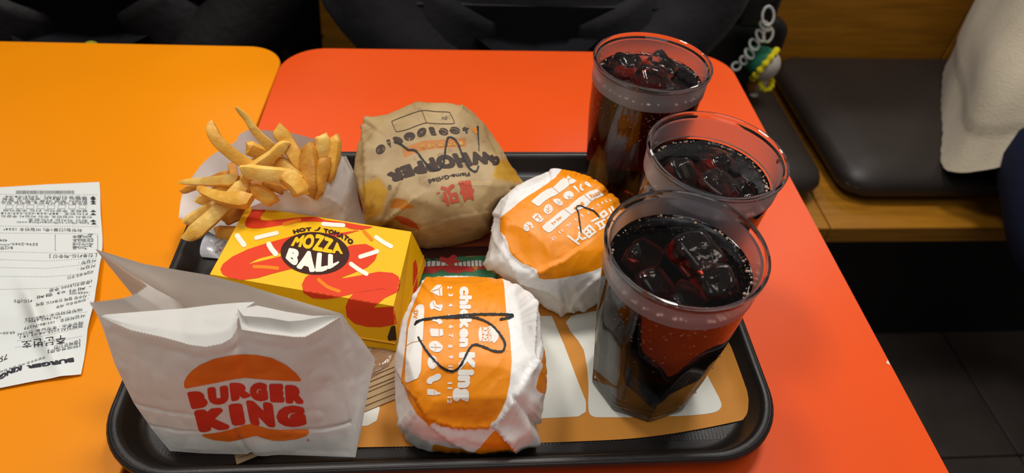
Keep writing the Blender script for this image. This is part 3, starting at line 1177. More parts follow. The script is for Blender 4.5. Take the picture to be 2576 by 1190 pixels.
lay('orange_caption', [put_text('피시', z6([(595, 665), (468, 765)]), z6([(615, 690), (495, 785)]), 0.03, 0.05),
                       put_text('통새우', z6([(900, 470), (760, 560)]), z6([(920, 505), (780, 590)]), 0.03, 0.05),
                       put_text('오리지널', z6([(1120, 330), (985, 385)]), z6([(1140, 375), (1010, 420)]), 0.02, 0.05),
                       put_text('DV', z6([(770, 150), (705, 185)]), z6([(755, 130), (690, 165)]), 0.03, 0.05)], bv, m_wo, body, 0.00045)
sc = cr(z6([(875, 880), (862, 800), (850, 700), (830, 600), (806, 565), (825, 535), (870, 530), (930, 555), (1000, 580), (1050, 600), (1090, 640), (1122, 690)]), 5)
lay('marker_scribble', [line_mesh(sc, 3.6, 1.2, 0.6)], bv, m_scrib, body, 0.0005, 'black crayon scribble')

# ---- flame-grilled burger at the back, kraft paper
zw = zm(860, 230, 2.7667)
zq = zm(930, 270, 4.576)
sil = [(919, 296), (945, 291), (980, 285), (1020, 268), (1045, 258), (1065, 256), (1110, 258), (1165, 262), (1195, 285), (1225, 318), (1255, 362), (1280, 400), (1305, 432), (1318, 455), (1319, 470), (1300, 482), (1270, 510), (1245, 545), (1235, 580), (1205, 602), (1150, 616), (1110, 623),
       (1080, 626), (1050, 622), (1015, 605), (960, 585), (925, 590), (920, 560), (905, 500), (888, 440), (892, 400), (905, 340)]
cre = [(zw([(345, 850), (420, 800), (510, 735)]), 0.0030, 18, 1), (zw([(380, 690), (330, 790), (270, 900)]), 0.0026, 24, 1), (zw([(165, 185), (145, 260), (160, 600), (180, 900)]), 0.0024, 26, -1),
       (zw([(800, 640), (1140, 650), (1170, 690), (1220, 675)]), 0.0028, 22, 1), (zw([(555, 75), (560, 200), (590, 220)]), 0.0012, 30, 1), (zw([(520, 960), (760, 880), (1020, 830)]), 0.0014, 40, 1)]
V, F, fr, px = wrapped((-0.0215, 0.3940, 0.0480), 0.0, -0.32, (0.064, 0.056, 0.038), 4.4, 3.4, sil, 37, TZ + 0.0012, creases=cre, fd=0.09)
whop = empty('wrapped_burger', (-0.0215, 0.394, TZ), 'large burger in greasy brown kraft paper at the back of the tray', 'burger', 'paper-wrapped burgers')
m_kraft = ink_mat('kraft_wrap', [('ink_yellow', rgb(196, 148, 50), 5.0), ('ink_orange', rgb(190, 118, 38), 1.2), ('ink_red', rgb(176, 72, 36), 1.2)], rgb(186, 158, 112), 0.5, 0.35,
                  grease=[(34, 0.50, 0.66, (0.66, 0.60, 0.52, 1), 0.7), (95, 0.60, 0.68, (0.62, 0.54, 0.44, 1), 0.6), (13, 0.42, 0.62, (0.78, 0.72, 0.62, 1), 0.7)], base_var=(24, rgb(170, 142, 98)))
body = mk('wrapper', V, F, m_kraft, whop)
set_attr(body, 'ink_yellow', field(px, fr, [zw([(160, 640), (260, 600), (330, 700), (280, 850), (150, 900), (80, 760)]), zw([(1090, 480), (1150, 470), (1260, 610), (1220, 640), (1150, 625), (1040, 600)])], 40))
set_attr(body, 'ink_orange', field(px, fr, [zw([(345, 770), (370, 740), (440, 755), (500, 790), (515, 808), (420, 812), (335, 812)]), zw([(420, 395), (560, 345), (700, 335), (862, 322), (868, 385), (720, 395), (600, 405), (500, 435), (430, 465)])]))
set_attr(body, 'ink_red', field(px, fr, [zw([(345, 850), (420, 865), (480, 890), (520, 920), (545, 962), (480, 945), (420, 920)]), zw([(1195, 540), (1215, 555), (1205, 565)])]))
bv = bvh_of(body)
m_bro = ink('brown_print', rgb(64, 46, 36))
prints = [put_text('WHOPPER', zq([(1400, 515), (1250, 508), (1060, 520), (880, 540), (700, 578), (500, 635), (330, 690), (195, 768)]), zq([(1482, 655), (1250, 660), (1090, 695), (900, 705), (740, 745), (560, 775), (400, 820), (250, 890)]), 0.085, 0.03, True, 0.0)]
swash = cr(zq([(1405, 565), (1430, 590), (1460, 580), (1478, 610), (1465, 645), (1430, 650)]), 4)
prints.append(line_mesh(swash, 8, 1.3))
prints.append(put_text('Flame-Grilled', zq([(1148, 745), (900, 775), (668, 832)]), zq([(1158, 790), (900, 825), (690, 885)]), 0.03, 0.04))
# order box, thin outline
ob = cr(zq([(270, 155), (420, 95), (600, 38), (750, 48), (900, 55), (930, 75), (970, 160), (968, 185), (900, 190), (760, 188), (650, 180), (560, 205), (430, 255), (320, 280), (298, 265), (258, 175)]), 5, True)
prints.append(line_mesh(np.r_[ob, ob[:1]], 1.6, 0.9))
prints.append(line_mesh(zq([(600, 38), (655, 180)]), 1.4, 0.9))
prints.append(put_text('DV', zq([(893, 108), (825, 106)]), zq([(890, 142), (828, 140)]), 0.02, 0.05))
q6 = lambda p, sm=3, ln=(): poly_mesh(zq(p), 1.2, sm, lines=[(zq(q), wdt) for q, wdt in ln])
prints += [poly_mesh(ell(930 + 125 / 4.576, 270 + 483 / 4.576, 13.5, 10.5, -45), 1.1, lines=[(ell(930 + 130 / 4.576, 270 + 485 / 4.576, 8.6, 6.6, -45, 24), 1.3), (ell(930 + 132 / 4.576, 270 + 486 / 4.576, 4.6, 3.4, -45, 16), 1.2)]),
           q6([(190, 380), (230, 365), (243, 420), (240, 440), (250, 455), (235, 462), (225, 440), (205, 425)], 0, [([(205, 395), (230, 410)], 1.6), ([(205, 412), (225, 390)], 1.6)]),
           q6([(265, 350), (300, 338), (350, 350), (382, 380), (375, 410), (340, 405), (310, 385), (280, 382)]),
           poly_mesh(ell(930 + 458 / 4.576, 270 + 335 / 4.576, 14.5, 10.5, -10), 1.1, lines=[(zq([(455, 385), (460, 340)]), 1.6), (zq([(425, 350), (458, 372), (495, 345)]), 1.6)]),
           q6([(545, 295), (565, 255), (610, 235), (645, 245), (652, 280), (630, 320), (590, 338), (555, 330)], 3, [([(560, 325), (635, 250)], 1.5), ([(585, 270), (600, 290), (630, 290)], 1.3)]),
           q6([(675, 235), (705, 222), (745, 235), (755, 280), (775, 318), (740, 325), (705, 318), (690, 280)], 0, [([(685, 245), (745, 240)], 1.3), ([(700, 305), (765, 300)], 1.6)]),
           poly_mesh(ell(930 + 850 / 4.576, 270 + 280 / 4.576, 12.5, 9, 15), 1.1, lines=[(zq([(795, 262), (840, 250), (905, 290)]), 1.8), (zq([(840, 290), (850, 315)]), 1.4), (zq([(860, 285), (872, 308)]), 1.4)]),
           poly_mesh(ell(930 + 980 / 4.576, 270 + 266 / 4.576, 13.5, 9, 10), 1.1, lines=[(zq([(922, 250), (980, 238), (1040, 278)]), 1.8), (zq([(965, 275), (975, 300)]), 1.4), (zq([(990, 270), (1002, 295)]), 1.4)]),
           q6([(1068, 240), (1105, 222), (1110, 240), (1150, 235), (1125, 265), (1130, 295), (1105, 300), (1100, 270), (1072, 270)], 2)]
prints += [line_mesh(ell(930 + 231 / 4.576, 270 + 920 / 4.576, 4.2, 5.4, 0, 20), 1.2, 0.8), put_text('R', zq([(240, 908), (222, 908)]), zq([(240, 930), (222, 930)]), 0.02, 0.06)]
lay('brown_print', prints, bv, m_bro, body, 0.00028)
lay('red_print', [put_text('불', zq([(1185, 850), (1008, 872)]), zq([(1215, 1035), (1060, 1062)]), 0.05, 0.03), put_text('맛', zq([(985, 895), (800, 930)]), zq([(1030, 1078), (850, 1108)]), 0.05, 0.03),
                  put_text('40', zq([(812, 968), (765, 980)]), zq([(816, 992), (768, 1004)]), 0.03, 0.06)], bv, ink('red_print', rgb(186, 78, 52)), body, 0.00028)
lay('pale_caption', [put_text('불맛 통새우', zq([(1080, 395), (800, 408), (560, 440)]), zq([(1085, 430), (800, 448), (575, 478)]), 0.02, 0.05)], bv, ink('pale_caption', rgb(206, 150, 74)), body, 0.00034)
lay('orange_dot', [poly_mesh(zq([(1175, 245), (1200, 228), (1222, 235), (1240, 250), (1255, 285), (1240, 310), (1215, 300), (1190, 275)]), 1.3, 3)], bv, ink('kraft_orange', rgb(190, 118, 38)), body, 0.00028)
sc = cr(zq([(290, 398), (340, 415), (390, 450), (450, 488), (515, 492), (550, 520), (600, 590), (660, 660), (710, 705), (760, 722), (815, 705), (850, 640), (865, 540), (880, 430), (900, 355), (940, 345), (985, 375), (1025, 440), (1070, 560), (1120, 660), (1170, 720), (1215, 740), (1240, 715), (1250, 680)]), 5)
lay('marker_scribble', [line_mesh(sc, 4.6, 1.2, 0.8), line_mesh(zq([(1243, 225), (1248, 330), (1255, 420), (1258, 510)]), [4.6, 3, 2.2, 1.2], 1.1, 0.5)], bv, m_scrib, body, 0.0005, 'black crayon scribble')

# ================================================================== cola cups
m_cup = mat('clear_polycarbonate', (0.90, 0.89, 0.90, 1), 0.03, 0.5, trans=1.0, ior=1.34)
m_frost = mat('scuffed_polycarbonate', (0.82, 0.82, 0.88, 1), 0.34, 0.5, trans=0.80, ior=1.40, bump=('noise', 300, 0.12, 0.0004), stretch=(0.15, 0.15, 6))
m_cola = mat('cola', (1, 1, 1, 1), 0.0, 0.5, trans=1.0, ior=1.33, volume=((0.52, 0.15, 0.05, 1), 115.0), bump=('noise', 110, 0.35, 0.0008))
m_ice = mat('ice', (0.97, 0.90, 0.84, 1), 0.02, 0.5, trans=0.995, ior=1.29, bump=('noise', 130, 0.35, 0.001))
m_bub = mat('soda_bubble', (0.72, 0.52, 0.40, 1), 0.15, 0.6, trans=0.45, ior=1.25)
m_drop = mat('water_drop', (0.95, 0.95, 0.95, 1), 0.0, 0.5, trans=1.0, ior=1.33)
CUP_H, CUP_R = 0.1286, 0.0439


def tilt_mat(tx, ty):
    z = Vector((tx, ty, 1)).normalized()
    x = Vector((0, 1, 0)).cross(z).normalized()
    y = z.cross(x)
    return np.array([x, y, z])


NC = 96
NF = 9
CA = np.linspace(0, 2 * np.pi, NC, endpoint=False)


def cup_outer(z, ph):
    cone = 0.0372 + (0.0422 - 0.0372) * (z / CUP_H)
    ap = 0.0323 + 0.098 * z
    seg = 2 * np.pi / NF
    a = (CA - ph + seg / 2) % seg - seg / 2
    fac = ap / np.cos(a)
    return np.minimum(cone, fac)


def cup_inner(z):
    return np.minimum(0.0300 + 0.11 * z, 0.0352 + (0.0400 - 0.0352) * (z / CUP_H))


def make_cup(base, tx, ty, level, ph, clabel, dlabel, ices, where, seed):
    T = tilt_mat(tx, ty)
    base = np.array([base[0], base[1], base[2]])
    tw = lambda L: np.asarray(L, float) @ T + base
    ring = lambda r, z: np.stack([r * np.cos(CA), r * np.sin(CA), np.full(NC, z)], -1)
    cup = empty('drinking_cup', base, clabel, 'cup', 'clear plastic cups of cola')
    R = [ring(cup_outer(0.0, ph) * 0.5, 0.0016), ring(cup_outer(0.0, ph) * 0.93, 0.0004), ring(cup_outer(0.0006, ph) * 0.985, 0.0), ring(cup_outer(0.0012, ph), 0.0016)]
    zs = list(np.linspace(0.004, 0.070, 26)) + [0.076, 0.084, 0.092, 0.100, 0.1085]
    R += [ring(cup_outer(z, ph), z) for z in zs]
    nb0 = len(R)
    band = [(0.0, 0.1090), (0.0006, 0.1098), (0.0006, 0.1150), (0.0005, 0.1200), (0.0005, 0.1235)]
    R += [ring(cup_outer(z, ph) + d_, z) for d_, z in band]
    nb1 = len(R) - 1
    R += [ring(np.full(NC, r), z) for r, z in ((0.0429, 0.1240), (0.0437, 0.1250), (CUP_R, 0.1264), (CUP_R, 0.1276), (0.0434, CUP_H - 0.0002), (0.0424, CUP_H), (0.0416, CUP_H - 0.0006), (0.0410, 0.1262))]
    R += [ring(np.full(NC, float(cup_inner(z))), z) for z in (0.124, 0.118, 0.110, 0.10, 0.085, 0.07, 0.06, 0.05, 0.04, 0.03, 0.02, 0.012, 0.009)]
    R += [ring(np.full(NC, 0.0285), 0.0076), ring(np.full(NC, 0.015), 0.0072)]
    L, F = loft(R)
    mi = [1 if nb0 <= i // NC < nb1 else 0 for i in range(len(F))]
    cbo = mk('cup_body', tw(L), F, [m_cup, m_frost], cup, sharp=24, midx=mi)
    # drink
    dr = empty('cola_drink', tw([[0, 0, 0.0078]])[0], dlabel, 'drink', 'cola in the cups')
    g = -0.0004
    D = [ring(np.full(NC, 0.015), 0.0074), ring(np.full(NC, 0.0283), 0.0080)]
    D += [ring(np.full(NC, float(cup_inner(z)) - g), z) for z in np.r_[np.linspace(0.0095, level, 16)]]
    ri = float(cup_inner(level)) - 0.00005
    D += [ring(np.full(NC, ri - d_), level + h_) for d_, h_ in ((0.0002, 0.0008), (0.0008, 0.0004), (0.0020, 0.0000), (0.0050, -0.0002), (0.0120, -0.0002), (0.024, -0.0002))]
    L, F = loft(D)
    liq = mk('liquid', tw(L), F, m_cola, dr, sharp=60)
    rs = random.Random(seed)
    bl = []
    bd, bf = cubesphere(2)
    for k in range(330):      # bubbles clinging to the wall and floating at the rim
        a = rs.uniform(0, 2 * math.pi)
        if k < 90:
            rad, z = ri - rs.uniform(0.0008, 0.003), level + 0.0004
            s = rs.uniform(0.0003, 0.0010)
        else:
            z = level - 0.004 - abs(rs.gauss(0, 0.020))
            z = max(z, 0.03)
            rad = float(cup_inner(z)) - 0.0001
            a = round(a * 7) / 7 + rs.gauss(0, 0.06)
            s = rs.uniform(0.0003, 0.0008)
        bl.append((bd * s + np.array([rad * math.cos(a), rad * math.sin(a), z]), bf))
    L, F = join(bl)
    o = mk('bubbles', tw(L), F, m_bub, liq)
    o['kind'] = 'stuff'
    # beads of condensation outside and a drip under the rim
    bl = []
    for k in range(46):
        a = rs.uniform(-0.9, 0.35) + (-0.2)
        z = rs.uniform(0.004, 0.075)
        i_ = int((a % (2 * math.pi)) / (2 * math.pi) * NC) % NC
        rad = float(cup_outer(z, ph)[i_])
        a = CA[i_]
        s = rs.uniform(0.0004, 0.0011)
        bl.append((bd * np.array([s * 0.8, s * 0.8, s]) + np.array([rad * math.cos(a), rad * math.sin(a), z]), bf))
    L, F = join(bl)
    o = mk('condensation', tw(L), F, m_drop, cbo)
    o['kind'] = 'stuff'
    dq, dF = cubesphere(6)
    mk('drip', tw(dq * np.array([0.0016, 0.0010, 0.0024]) + np.array([0.0409 * math.cos(1.25 + seed), 0.0409 * math.sin(1.25 + seed), 0.1235])), dF, mat('cola_drip', (0.55, 0.35, 0.2, 1), 0.0, trans=0.9, ior=1.33), cbo)
    # ice
    d, F = cubesphere(9)
    for k, (ix, iy, dz, s, rz, rx_, lab) in enumerate(ices):
        q = d / (np.abs(d) ** 7).sum(1)[:, None] ** (1 / 7.0)
        q = q * np.array([1.0, 0.82 + 0.2 * rs.random(), 0.72]) * s / 2
        q = q + d * (0.0016 * vnoise(d * 1.0 + k * 3.7 + seed, 1.6))[:, None] * 2
        M = np.array(Matrix.Rotation(rz, 3, 'Z') @ Matrix.Rotation(rx_, 3, 'X') @ Matrix.Rotation(rx_ * 0.7, 3, 'Y'))
        P = q @ M.T + np.array([ix, iy, level + dz])
        o = mk('ice_cube', tw(P), F, m_ice)
        tag(o, lab + ' ' + where, 'ice', 'ice cubes in the cola')
    return cup


ZB = TZ + 0.0016
ICE1 = [(-0.014, 0.013, 0.000, 0.024, 0.3, 0.3, 'ice cube at the back left'), (0.012, 0.014, 0.002, 0.024, 0.9, 0.5, 'pointed ice cube at the back right'), (0.000, -0.008, 0.001, 0.025, 0.2, 0.35, 'central ice cube with a dark hollow'),
        (-0.018, -0.013, -0.007, 0.020, 0.6, 0.2, 'ice cube low at the left'), (0.016, -0.014, -0.007, 0.021, 1.2, 0.3, 'ice cube low at the right')]
ICE2 = [(-0.015, 0.008, -0.006, 0.023, 0.4, 0.3, 'bubbly ice cube at the left'), (0.004, -0.006, -0.006, 0.026, 0.8, 0.2, 'big ice cube in the middle'), (0.013, 0.012, -0.007, 0.022, 0.2, 0.4, 'ice cube at the back'),
        (0.019, -0.008, -0.008, 0.020, 0.7, 0.5, 'ice cube at the right wall'), (-0.012, -0.018, -0.008, 0.020, 1.1, 0.3, 'dark ice cube at the front')]
ICE3 = [(0.012, 0.010, -0.004, 0.026, 0.5, 0.3, 'tall ice cube at the back right'), (0.017, -0.010, -0.005, 0.023, 0.2, 0.3, 'frosty ice cube at the right'), (-0.017, 0.012, -0.010, 0.022, 0.9, 0.4, 'sunken ice cube at the back left'),
        (-0.016, -0.009, -0.008, 0.019, 0.5, 0.2, 'small ice cube at the left'), (0.000, -0.021, -0.009, 0.020, 1.0, 0.3, 'sunken ice cube at the front')]
make_cup((0.1345, 0.4120, ZB), 0.0205, 0.040, 0.1130, 0.2, 'clear plastic cup of cola farthest back on the tray', 'dark cola with ice in the cup farthest back', ICE1, 'in the rearmost cola cup', 3)
make_cup((0.1508, 0.3085, ZB), 0.0369, 0.010, 0.1080, 0.5, 'clear plastic cup of cola second from the front, at the right rim of the tray', 'reddish brown cola with ice in the second cup', ICE2, 'in the second cola cup', 5)
make_cup((0.1165, 0.2310, ZB), 0.0, 0.0, 0.1120, 0.12, 'clear faceted plastic cup of cola nearest the viewer', 'dark cola with ice in the cup nearest the viewer', ICE3, 'in the nearest cola cup', 9)

# ================================================================== snack box
m_box = mat('yellow_card', rgb(250, 190, 8), 0.42, 0.4, var=(20, 0.04))
m_boxin = mat('yellow_card_dark', rgb(206, 150, 14), 0.5, 0.3)
m_slot = mat('slot_shade', rgb(60, 40, 10), 0.7)  # dark colour stands for the shade inside the tuck slot
ZL = 0.053
tA, tB, tC, tD = un(622, 518, ZL), un(1035, 583, ZL), un(990, 770, ZL), un(528, 690, ZL)
z0 = 0.0165
bB = np.array([tB[0] + 0.0085, tB[1] + 0.004, z0])
bC = un(999, 884, z0)
bA = np.array([tA[0] - 0.010, tA[1] + 0.004, z0])
bD = np.array([tD[0] - 0.010, tD[1] - 0.010, z0])
boxo = empty('snack_box', (np.mean([tA[0], tC[0]]), np.mean([tA[1], tC[1]]), z0), 'yellow cardboard snack box printed MOZZA BALL with red swirls', 'box')


def panel(name, q, mt, parent, th=0.0006, n=1):
    q = np.asarray(q, float)
    nr = np.cross(q[1] - q[0], q[2] - q[0])
    nr /= np.linalg.norm(nr)
    k = len(q)
    V = np.concatenate([q - nr * th, q])
    F = [(k, k + i, k + i + 1) for i in range(1, k - 1)] + [(0, i + 1, i) for i in range(1, k - 1)] + [(i, (i + 1) % k, (i + 1) % k + k, i + k) for i in range(k)]
    return mk(name, V, F, mt, parent, smooth=False)


lidt = panel('lid_top', [tD, tC, tB, tA], m_box, boxo)
lidf = panel('lid_front', [bD, bC, tC, tD], m_box, boxo)
lidr = panel('lid_side', [bC, bB, tB, tC], m_box, boxo)
panel('lid_side', [bA, bD, tD, tA], m_box, boxo)
panel('lid_back', [bB, bA, tA, tB], m_box, boxo)
sh = lambda p, k: np.array([boxo.location.x + (p[0] - boxo.location.x) * k, boxo.location.y + (p[1] - boxo.location.y) * k, 0.0140])
panel('base_tray', [sh(bD, 0.97), sh(bC, 0.97), sh(bB, 0.97), sh(bA, 0.97)], m_boxin, boxo, 0.0)
v, f = loft([[sh(p, 0.94) for p in (bD, bC, bB, bA)], [sh(p, 0.985) + [0, 0, 0.010] for p in (bD, bC, bB, bA)]])
mk('box_base', v, f, m_boxin, boxo, smooth=False)
# tuck slot, painted dark as shade, and tab at the front right corner
bvf = bvh_of(lidf)
z7 = zm(500, 500, 2.833)
lay('tuck_slot', [poly_mesh(z7([(1372, 908), (1400, 905), (1409, 1008), (1352, 1012), (1345, 985)]), 2)], bvf, m_slot, lidf, 0.0003)
e1, e2 = un(500 + 1398 / 2.833, 500 + 920 / 2.833, 0.036), un(500 + 1345 / 2.833, 500 + 1030 / 2.833, 0.0215)
panel('tuck_tab', [e1, e2, un(991, 866, 0.0195), un(996, 856, 0.024)], mat('card_inside', rgb(214, 206, 186), 0.6), boxo, 0.0004)

bv = bvh_of(lidt, lidf, lidr)
m_bred = ink('box_red', rgb(226, 62, 26))
R1 = cr(z7([(405, 66), (365, 105), (332, 165), (338, 198), (385, 211), (480, 206), (600, 186), (740, 165), (880, 165), (1000, 185), (1110, 220), (1245, 204), (1150, 188), (1020, 166), (900, 152), (830, 130), (700, 135), (560, 150), (465, 154), (440, 142), (450, 110), (478, 78)]), 4, True)
R2 = z7([(1245, 204), (1110, 228), (1000, 245), (900, 248), (720, 250), (600, 285), (480, 318), (350, 360), (240, 412), (172, 465), (153, 505), (170, 540), (220, 565), (310, 580), (420, 565), (540, 530), (660, 500), (720, 440), (650, 420), (585, 410), (330, 472), (430, 425), (585, 385), (650, 360), (800, 300), (1000, 270), (1120, 235)])
R34 = z7([(760, 560), (735, 610), (745, 670), (810, 708), (900, 716), (1000, 702), (1105, 675), (1200, 662), (1300, 645), (1425, 660), (1437, 600), (1425, 555), (1380, 528), (1280, 520), (1170, 543), (1070, 560), (975, 576), (1090, 535), (1200, 490), (1255, 440), (1272, 395), (1245, 348), (1190, 322), (1090, 330), (950, 380), (850, 500)])
R5 = z7([(1105, 673), (1068, 715), (1046, 770), (1055, 840), (1110, 890), (1200, 913), (1300, 915), (1412, 893), (1396, 800), (1388, 768), (1240, 778), (1330, 705), (1425, 662), (1300, 640)])
lay('red_swirl', [poly_mesh(R1, 3)], bv, m_bred, lidt, 0.0002)
lay('red_swirl', [poly_mesh(R2, 3)], bv, m_bred, lidt, 0.0002)
lay('red_swirl', [poly_mesh(R34, 3)], bv, m_bred, lidt, 0.0002)
lay('red_swirl', [poly_mesh(R5, 3)], bv, m_bred, lidt, 0.0002)
rs_ = z7([(1528, 460), (1545, 430), (1560, 500), (1558, 640), (1530, 740), (1526, 600)])
lay('red_swirl', [poly_mesh(rs_, 2)], bv, m_bred, lidt, 0.0002)
for q, c in (([(275, 265), (300, 300), (322, 328)], 1), ([(410, 280), (480, 262), (555, 245)], 1), ([(500, 325), (520, 360), (548, 392)], 1), ([(888, 180), (960, 186), (1030, 190)], 1), ([(1265, 275), (1315, 310), (1370, 340)], 1),
             ([(1152, 414), (1215, 394), (1272, 376)], 1), ([(1085, 465), (1140, 505), (1195, 536)], 1), ([(610, 180), (660, 166), (720, 152)], 0), ([(395, 485), (480, 488), (562, 496)], 0), ([(1178, 232), (1205, 262), (1232, 290)], 0), ([(855, 578), (920, 630), (1000, 660)], 0)):
    wd_ = 10.5 if c else 8.5
    if q[0] == (275, 265) or q[0] == (500, 325):
        wd_ = 13
    lay('sprinkle', [line_mesh(cr(z7(q), 4), wd_, 1.8)], bv, ink('cream', rgb(250, 240, 222)) if c else ink('sprinkle_orange', rgb(250, 130, 10)), lidt, 0.00034)
EC = (500 + 828 / 2.833, 500 + 390 / 2.833)
lay('round_badge', [poly_mesh(ell(EC[0], EC[1], 86.5, 53.5, 3, 60), 2.5)], bv, ink('badge_brown', rgb(58, 22, 10)), lidt, 0.0004)
lay('badge_word', [put_text('MOZZA', z7([(655, 338), (740, 350), (830, 372), (930, 388), (1028, 396)]), z7([(690, 275), (770, 254), (860, 252), (950, 285), (1018, 335)]), 0.055, 0.03, True, 0.0)], bv, ink('badge_yellow', rgb(252, 196, 10)), lidt, 0.0006, 'yellow word MOZZA')
lay('badge_word', [put_text('BALL', z7([(618, 425), (690, 492), (780, 525), (880, 522), (950, 495), (1000, 460)]), z7([(645, 350), (740, 366), (840, 380), (930, 392), (1000, 405)]), 0.07, 0.03, True, 0.0)], bv, ink('cream', rgb(250, 240, 222)), lidt, 0.0006, 'white word BALL')
lay('arched_caption', [put_text('HOT', z7([(678, 252), (740, 235), (805, 228)]), z7([(668, 224), (735, 208), (803, 203)]), 0.07, 0.04, True, 0.0),
                       put_text('TOMATO', z7([(890, 240), (960, 258), (1030, 290), (1085, 330)]), z7([(890, 210), (975, 226), (1050, 258), (1110, 302)]), 0.07, 0.04, True, 0.0),
                       poly_mesh(z7([(818, 225), (845, 220), (855, 205), (870, 202), (862, 218), (845, 228)]), 1.2, 2)], bv, ink('badge_brown', rgb(58, 22, 10)), lidt, 0.00045, 'dark arched words HOT TOMATO with a chili')

# ================================================================== paper bag with the logo
m_bag = mat('white_bag_paper', rgb(232, 229, 222), 0.62, 0.25, transl=0.28, var=(18, 0.05), bump=('noise', 45, 0.25, 0.0016), bump2=('crumple', 28, 0.12, 0.002))


def P3(q):
    return [un(*p) for p in q]


def coons(c0, c1, d0, d1, nu, nv):
    c0, c1 = resample(c0, nu), resample(c1, nu)
    d0, d1 = resample(d0, nv), resample(d1, nv)
    u = np.linspace(0, 1, nu)[None, :, None]
    v_ = np.linspace(0, 1, nv)[:, None, None]
    Lc = (1 - v_) * c0[None] + v_ * c1[None]
    Ld = (1 - u) * d0[:, None] + u * d1[:, None]
    Bl = (1 - u) * (1 - v_) * c0[0] + u * (1 - v_) * c0[-1] + (1 - u) * v_ * c1[0] + u * v_ * c1[-1]
    return Lc + Ld - Bl


def serrate(G, amp=0.0007, rows=1):
    """pinked cut along the last row of a patch"""
    n = G.shape[1]
    d = G[-1] - G[-2]
    d /= np.linalg.norm(d, axis=1)[:, None] + 1e-9
    k = np.arange(n)
    G[-1] += d * (amp * np.where(k % 2 == 0, 1, -1))[:, None]
    return G


def wrinkle(G, amp, sc, seed=0):
    n = np.cross(G[1:-1, 2:] - G[1:-1, :-2], G[2:, 1:-1] - G[:-2, 1:-1])
    n /= np.linalg.norm(n, axis=2)[:, :, None] + 1e-12
    p = G[1:-1, 1:-1] + seed
    wv_ = amp * (vnoise(p, sc) + 0.5 * np.abs(vnoise(p + 3, sc * 2.1)) * 2)
    nv_, nu_ = wv_.shape
    ed = np.minimum(1, np.minimum(np.arange(nv_), np.arange(nv_)[::-1])[:, None] / 4.0) * np.minimum(1, np.minimum(np.arange(nu_), np.arange(nu_)[::-1])[None] / 4.0)
    G[1:-1, 1:-1] += n * (wv_ * ed)[:, :, None]
    return G


z8 = zm(200, 600, 2.0167)
zb = lambda pts: [(200 + p[0] / 2.0167, 600 + p[1] / 2.0167, p[2]) for p in pts]
BZ = 0.0175
f_bot = P3(zb([(460, 1078, .0175), (620, 1090, .0178), (800, 1095, .0185), (900, 1092, .0185), (1100, 1100, .0178), (1400, 1110, .0165)]))
f_left = P3(zb([(460, 1078, .0175), (370, 970, .030), (275, 835, .046), (180, 640, .070), (98, 392, .099)]))
f_right = P3(zb([(1400, 1110, .0165), (1380, 920, .036), (1340, 720, .060), (1325, 560, .080), (1322, 397, .100)]))
f_top = P3(zb([(98, 392, .099), (180, 430, .099), (260, 465, .099), (420, 500, .099), (560, 540, .098), (640, 550, .098), (720, 535, .0985), (770, 508, .099), (790, 475, .100), (800, 455, .101), (822, 462, .100), (960, 485, .099), (1090, 500, .099), (1145, 500, .099), (1240, 450, .0995), (1322, 397, .100)]))
bagp = empty('paper_bag', un(640, 1140, 0.012), 'white paper bag with red and orange burger logo standing open at the front left', 'bag')
G = coons(f_bot, f_top, f_left, f_right, 150, 110)
vv = np.linspace(0, 1, 110)[:, None]
uu = np.linspace(0, 1, 150)[None]
bul = 0.0035 * np.sin(np.pi * uu) * np.sin(np.pi * np.clip(vv * 1.1, 0, 1))
fold = -0.0030 * np.exp(-((uu - 0.44 - 0.04 * vv) / 0.012) ** 2) * np.exp(-(vv / 0.5) ** 2) + 0.0018 * np.exp(-((uu - 0.5) / 0.06) ** 2) * np.exp(-(vv / 0.25) ** 2)
hcr = -0.0012 * np.exp(-((vv - 0.21 - 0.03 * uu) / 0.012) ** 2) * (np.clip((uu - 0.62) / 0.1, 0, 1) + np.clip((0.3 - uu) / 0.1, 0, 1)) - 0.0009 * np.exp(-((vv - 0.38) / 0.014) ** 2) * np.clip((0.35 - uu) / 0.15, 0, 1)
dirn = np.array([0.03, -0.92, 0.38])
G = G + (bul + fold + hcr)[:, :, None] * dirn
G = serrate(wrinkle(G, 0.0012, 55, 1), 0.0006)
front = mk('front_panel', G.reshape(-1, 3), grid_faces(150, 110), m_bag, bagp)
# back panel: from the bottom seam up behind the opening
b_bot = [p + np.array([0, 0.002, 0]) for p in f_bot]
b_right = P3(zb([(1400, 1110, .0165), (1435, 940, .030), (1450, 850, .038), (1480, 700, .052), (1500, 610, .060), (1430, 510, .076), (1370, 440, .090), (1332, 382, .1005)]))
b_left = [f_bot[0] + np.array([0, 0.002, 0]), un(330, 900, 0.045) + np.array([0.012, 0.02, 0.0]), un(285, 780, 0.075) + np.array([0.006, 0.012, 0]), un(240, 627, 0.102)]
b_top = P3(zb([(80, 55, .102), (200, 92, .1025), (330, 130, .103), (500, 160, .103), (650, 185, .103), (830, 232, .102), (1000, 285, .101), (1180, 338, .1005), (1332, 382, .1005)]))
G = coons(b_bot, b_top, b_left, b_right, 90, 70)
uu, vv = np.linspace(0, 1, 90)[None], np.linspace(0, 1, 70)[:, None]
G = G + (0.004 * np.sin(np.pi * uu) * np.sin(np.pi * vv))[:, :, None] * np.array([0, 0.9, 0.1])
G = wrinkle(G, 0.0012, 60, 5)
mk('back_panel', G.reshape(-1, 3), grid_faces(90, 70), m_bag, bagp)
